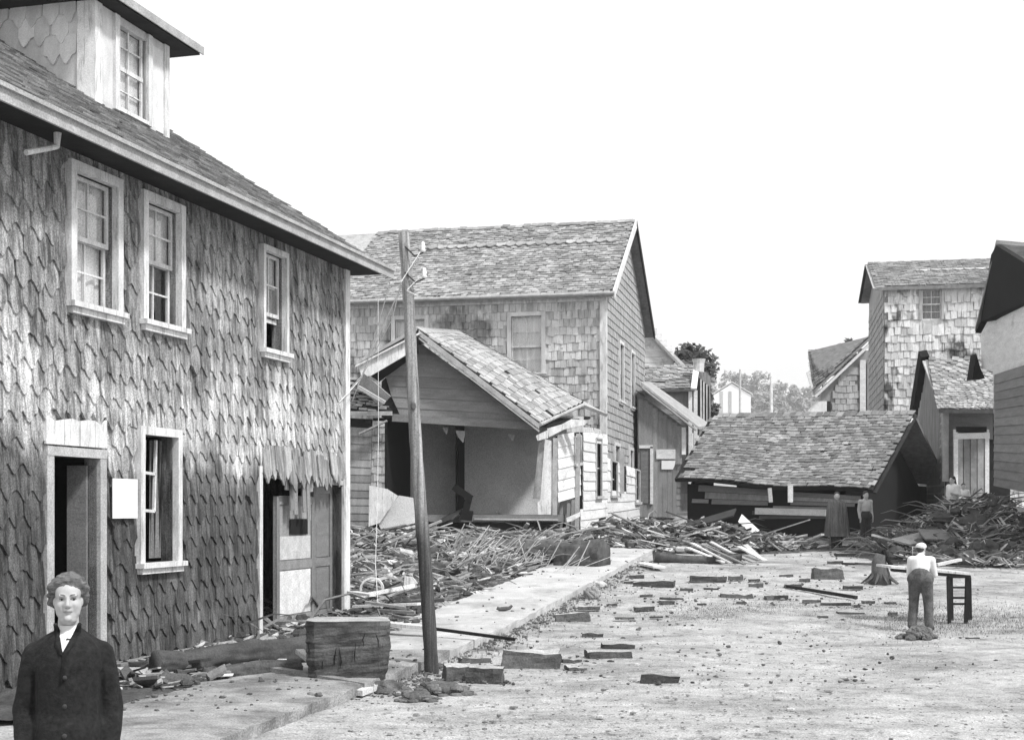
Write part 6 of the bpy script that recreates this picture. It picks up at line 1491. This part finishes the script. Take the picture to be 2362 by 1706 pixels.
garment(Pw, 'shoes', 'cloth_dark', [(J['an_'+s], J['to_'+s], .055, .048) for s in 'lr']+[(J['kn_'+s], J['an_'+s], .06, .05) for s in 'lr'], .014)

# boy beside her
g = G(1996, 1255); J, f, r, k = stand(g.x, g.y, 1.55, (.3, -1, 0), None, 0, .04)
By = figure('person', 'boy in light shirt and dark trousers beside the poncho woman, at the barn corner', J, None, f, None, .012)
garment(By, 'shirt', 'trim_grey', [(J['pelvis']+UP*.12, J['chest'], .135, .15), (J['chest'], J['neck'], .15, .08), (J['sh_l'], J['sh_r'], .075, .075)]+[(J['sh_'+s], J['el_'+s], .065, .055) for s in 'lr']+[(J['el_'+s], J['wr_'+s], .052, .045) for s in 'lr'])
garment(By, 'trousers', 'cloth_dark', [(J['hip_l'], J['hip_r'], .14, .14), (J['pelvis'], J['pelvis']+UP*.08, .152, .15)]+[(J['hip_'+s], J['kn_'+s], .105, .08) for s in 'lr']+[(J['kn_'+s], J['an_'+s], .08, .07) for s in 'lr'])

# woman in a white dress with a child, on the right-hand heap
wz = P(2198, 1178, 40.5)
J, f, r, k = stand(wz.x, wz.y, 1.55, (-.9, -.5, 0), wz.z-.55, .05, .06)
J['wr_l'] = J['el_l']+f*.22+UP*.03
Wd = figure('person', 'woman in a white dress clambering over the right-hand heap with a child', J, None, f, None, .012, hair_long=True)
garment(Wd, 'dress', 'cloth_white', [(J['pelvis'], J['chest'], .15, .16), (J['chest'], J['neck'], .15, .08), (J['sh_l'], J['sh_r'], .08, .08), (J['pelvis'], J['pelvis']-UP*.5+f*.05, .16, .24)]+[(J['sh_'+s], J['el_'+s], .075, .06) for s in 'lr'])
cz_ = P(2222, 1150, 41.5)
J, f, r, k = stand(cz_.x, cz_.y, 1.2, (-.2, -1, 0), cz_.z-.75, 0, .06)
Ch = figure('person', 'small child in white right behind the woman in the white dress', J, None, f, None, .012, scale=.8)
garment(Ch, 'smock', 'cloth_white', [(J['pelvis'], J['chest'], .13, .13), (J['chest'], J['neck'], .12, .07), (J['sh_l'], J['sh_r'], .065, .065), (J['pelvis'], J['pelvis']-UP*.25, .14, .18)]+[(J['sh_'+s], J['el_'+s], .06, .05) for s in 'lr'])

# ------------------------------------------------------------------ trees, far hill buildings, air
def tree(name, label, base, h, crown, m='leaf', n=900, leaf=.35, seed=1, grp=None, trunk_r=.2, lobes=9, low=.5):
    r = random.Random(seed); t = thing(name, label, 'tree', tuple(base), grp); base = V(base)
    mb = MB(); mb.tube([base-UP*.3, base+UP*h*.3+V((.05*h*.3, 0, 0)), base+UP*h*.62], [trunk_r, trunk_r*.75, trunk_r*.35], 8)
    for k in range(5):
        a = r.uniform(0, 6.28); p = base+UP*h*r.uniform(.35, .55); mb.tube([p, p+V((math.cos(a), math.sin(a), .9))*crown*.35, p+V((math.cos(a)*1.3, math.sin(a)*1.3, 1.6))*crown*.42], [trunk_r*.4, trunk_r*.25, trunk_r*.08], 5)
    mb.build('trunk', M['trunk'], t)
    L_ = []
    for _ in range(lobes):
        a = r.uniform(0, 6.28); d = crown*r.uniform(.1, .75); L_.append((base+V((math.cos(a)*d, math.sin(a)*d, h*r.uniform(low, .9))), crown*r.uniform(.25, .5)))
    L_.append((base+UP*h*.88, crown*.35))
    mb = MB()
    for _ in range(n):
        c, rad_ = r.choice(L_); d = V((r.gauss(0, 1), r.gauss(0, 1), r.gauss(0, 1))).normalized()*rad_*r.uniform(.55, 1.12)
        p = c+d; q1 = V((r.gauss(0, 1), r.gauss(0, 1), r.gauss(0, .6))).normalized()*leaf*r.uniform(.5, 1.2); q2 = q1.orthogonal().normalized()*leaf*r.uniform(.3, .6)
        mb.add([p-q1, p+q2, p+q1, p-q2], [(0, 1, 2), (0, 2, 3)])
    mb.build('crown', M[m], t); return t
def foot(u, Y): x = (u-CX)/F*Y; return V((x, Y, hill_z(x, Y)))
def tall(u, v, Y): return P(u, v, Y).z-foot(u, Y).z
tree('leafy_tree', 'dark leafy tree rising behind the clapboard cottage and porch house', foot(1585, 82), tall(1585, 782, 82), 2.3, 'leaf', 2600, .26, 3)
tree('leafy_tree', 'dark bushy tree right behind the chimney of the porch house', foot(1622, 80), tall(1622, 862, 80), 1.1, 'leaf', 1200, .2, 4)
tree('leafy_tree', 'loose grey tree between the fascia house and the tall house', foot(1965, 95), tall(1965, 768, 95), 2.4, 'leaf', 1500, .3, 5)
fars = [(1642, 850, 10), (1665, 880, 9), (1690, 856, 13), (1715, 862, 12), (1748, 856, 14), (1775, 880, 11), (1800, 884, 10), (1830, 888, 10), (1855, 892, 9), (1675, 900, 9), (1725, 905, 9), (1765, 905, 9), (1805, 912, 8), (1845, 915, 8), (1640, 905, 9), (1880, 890, 9), (1560, 880, 11), (1600, 870, 11), (1920, 880, 10)]
fars.sort()
for k, (uu, vv, cr) in enumerate(fars):
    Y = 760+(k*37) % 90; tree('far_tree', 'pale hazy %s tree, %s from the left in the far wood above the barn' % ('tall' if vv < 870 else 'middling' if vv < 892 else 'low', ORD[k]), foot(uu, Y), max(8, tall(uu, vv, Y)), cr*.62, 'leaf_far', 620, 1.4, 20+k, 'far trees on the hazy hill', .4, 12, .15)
# white building below the wood
wy = 560.0; f0 = foot(1690, wy); FB = thing('far_white_building', 'white gabled building far off, above the barn roof and below the wood', 'building', tuple(f0))
a, b, ap = P(1646, 960, wy), P(1732, 960, wy), P(1688, 884, wy)
ea, eb = P(1646, 910, wy), P(1732, 910, wy)
mb = MB(); mb.prism([V((a.x, wy, f0.z-8)), V((b.x, wy, f0.z-8)), eb, ap, ea], (2, 12, 0)); mb.build('wall', M['far_white'], FB)
mb = MB(); mb.prism([ea+V((-.6, -.5, 0)), ap+V((0, -.5, .4)), ap+V((2, 12.5, .4)), ea+V((1.4, 12.5, 0))], (0, 0, .4)); mb.build('roof', M['clap_white'], FB)
mb = MB(); mb.prism([ap+V((0, -.5, .4)), eb+V((.6, -.5, 0)), eb+V((2.6, 12.5, 0)), ap+V((2, 12.5, .4))], (0, 0, .4)); mb.build('roof', M['clap_white'], FB)
for uu in (1664, 1684): mb = MB(); p = P(uu, 928, wy-.1); mb.box(p, (1.2, .2, 9)); mb.build('window', M['trim_grey'], FB)
def post(label, u, vt, Y, r, m, arm=None):
    f_ = foot(u, Y); t = P(u, vt, Y); o = thing('far_pole', label, 'pole', tuple(f_)); mb = MB(); mb.tube([f_-UP*.3, t], [r, r*.7], 7); mb.build('pole_shaft', M[m], o)
    if arm: mb = MB(); mb.bar(t-UP*.5+V((-arm, 0, 0)), t-UP*.5+V((arm, 0, 0)), .1, .12); mb.build('crossarm', M[m], o)
post('slim dark pole standing up the street before the far white building', 1707, 852, 120, .13, 'trim_grey')
post('white pole with a short arm further right against the far wood', 1779, 872, 140, .2, 'white_paint', .9)

# the air: even thin haze, the sky stays outside
mb = MB(); mb.box((60, 500, 48), (1900, 1120, 112))
hz = mb.build('haze', []) if False else bpy.data.objects.new('haze', mb.mesh('haze', [])); COL.objects.link(hz); hz['kind'] = 'stuff'
hm_ = bpy.data.materials.new('thin_haze'); hm_.use_nodes = True; n_ = hm_.node_tree; n_.nodes.remove(n_.nodes['Principled BSDF'])
pv_ = n_.nodes.new('ShaderNodeVolumePrincipled'); pv_.inputs['Color'].default_value = (.995, .995, .995, 1); pv_.inputs['Density'].default_value = .00045; pv_.inputs['Anisotropy'].default_value = 0
n_.links.new(pv_.outputs[0], n_.nodes['Material Output'].inputs['Volume']); hz.data.materials.append(hm_)
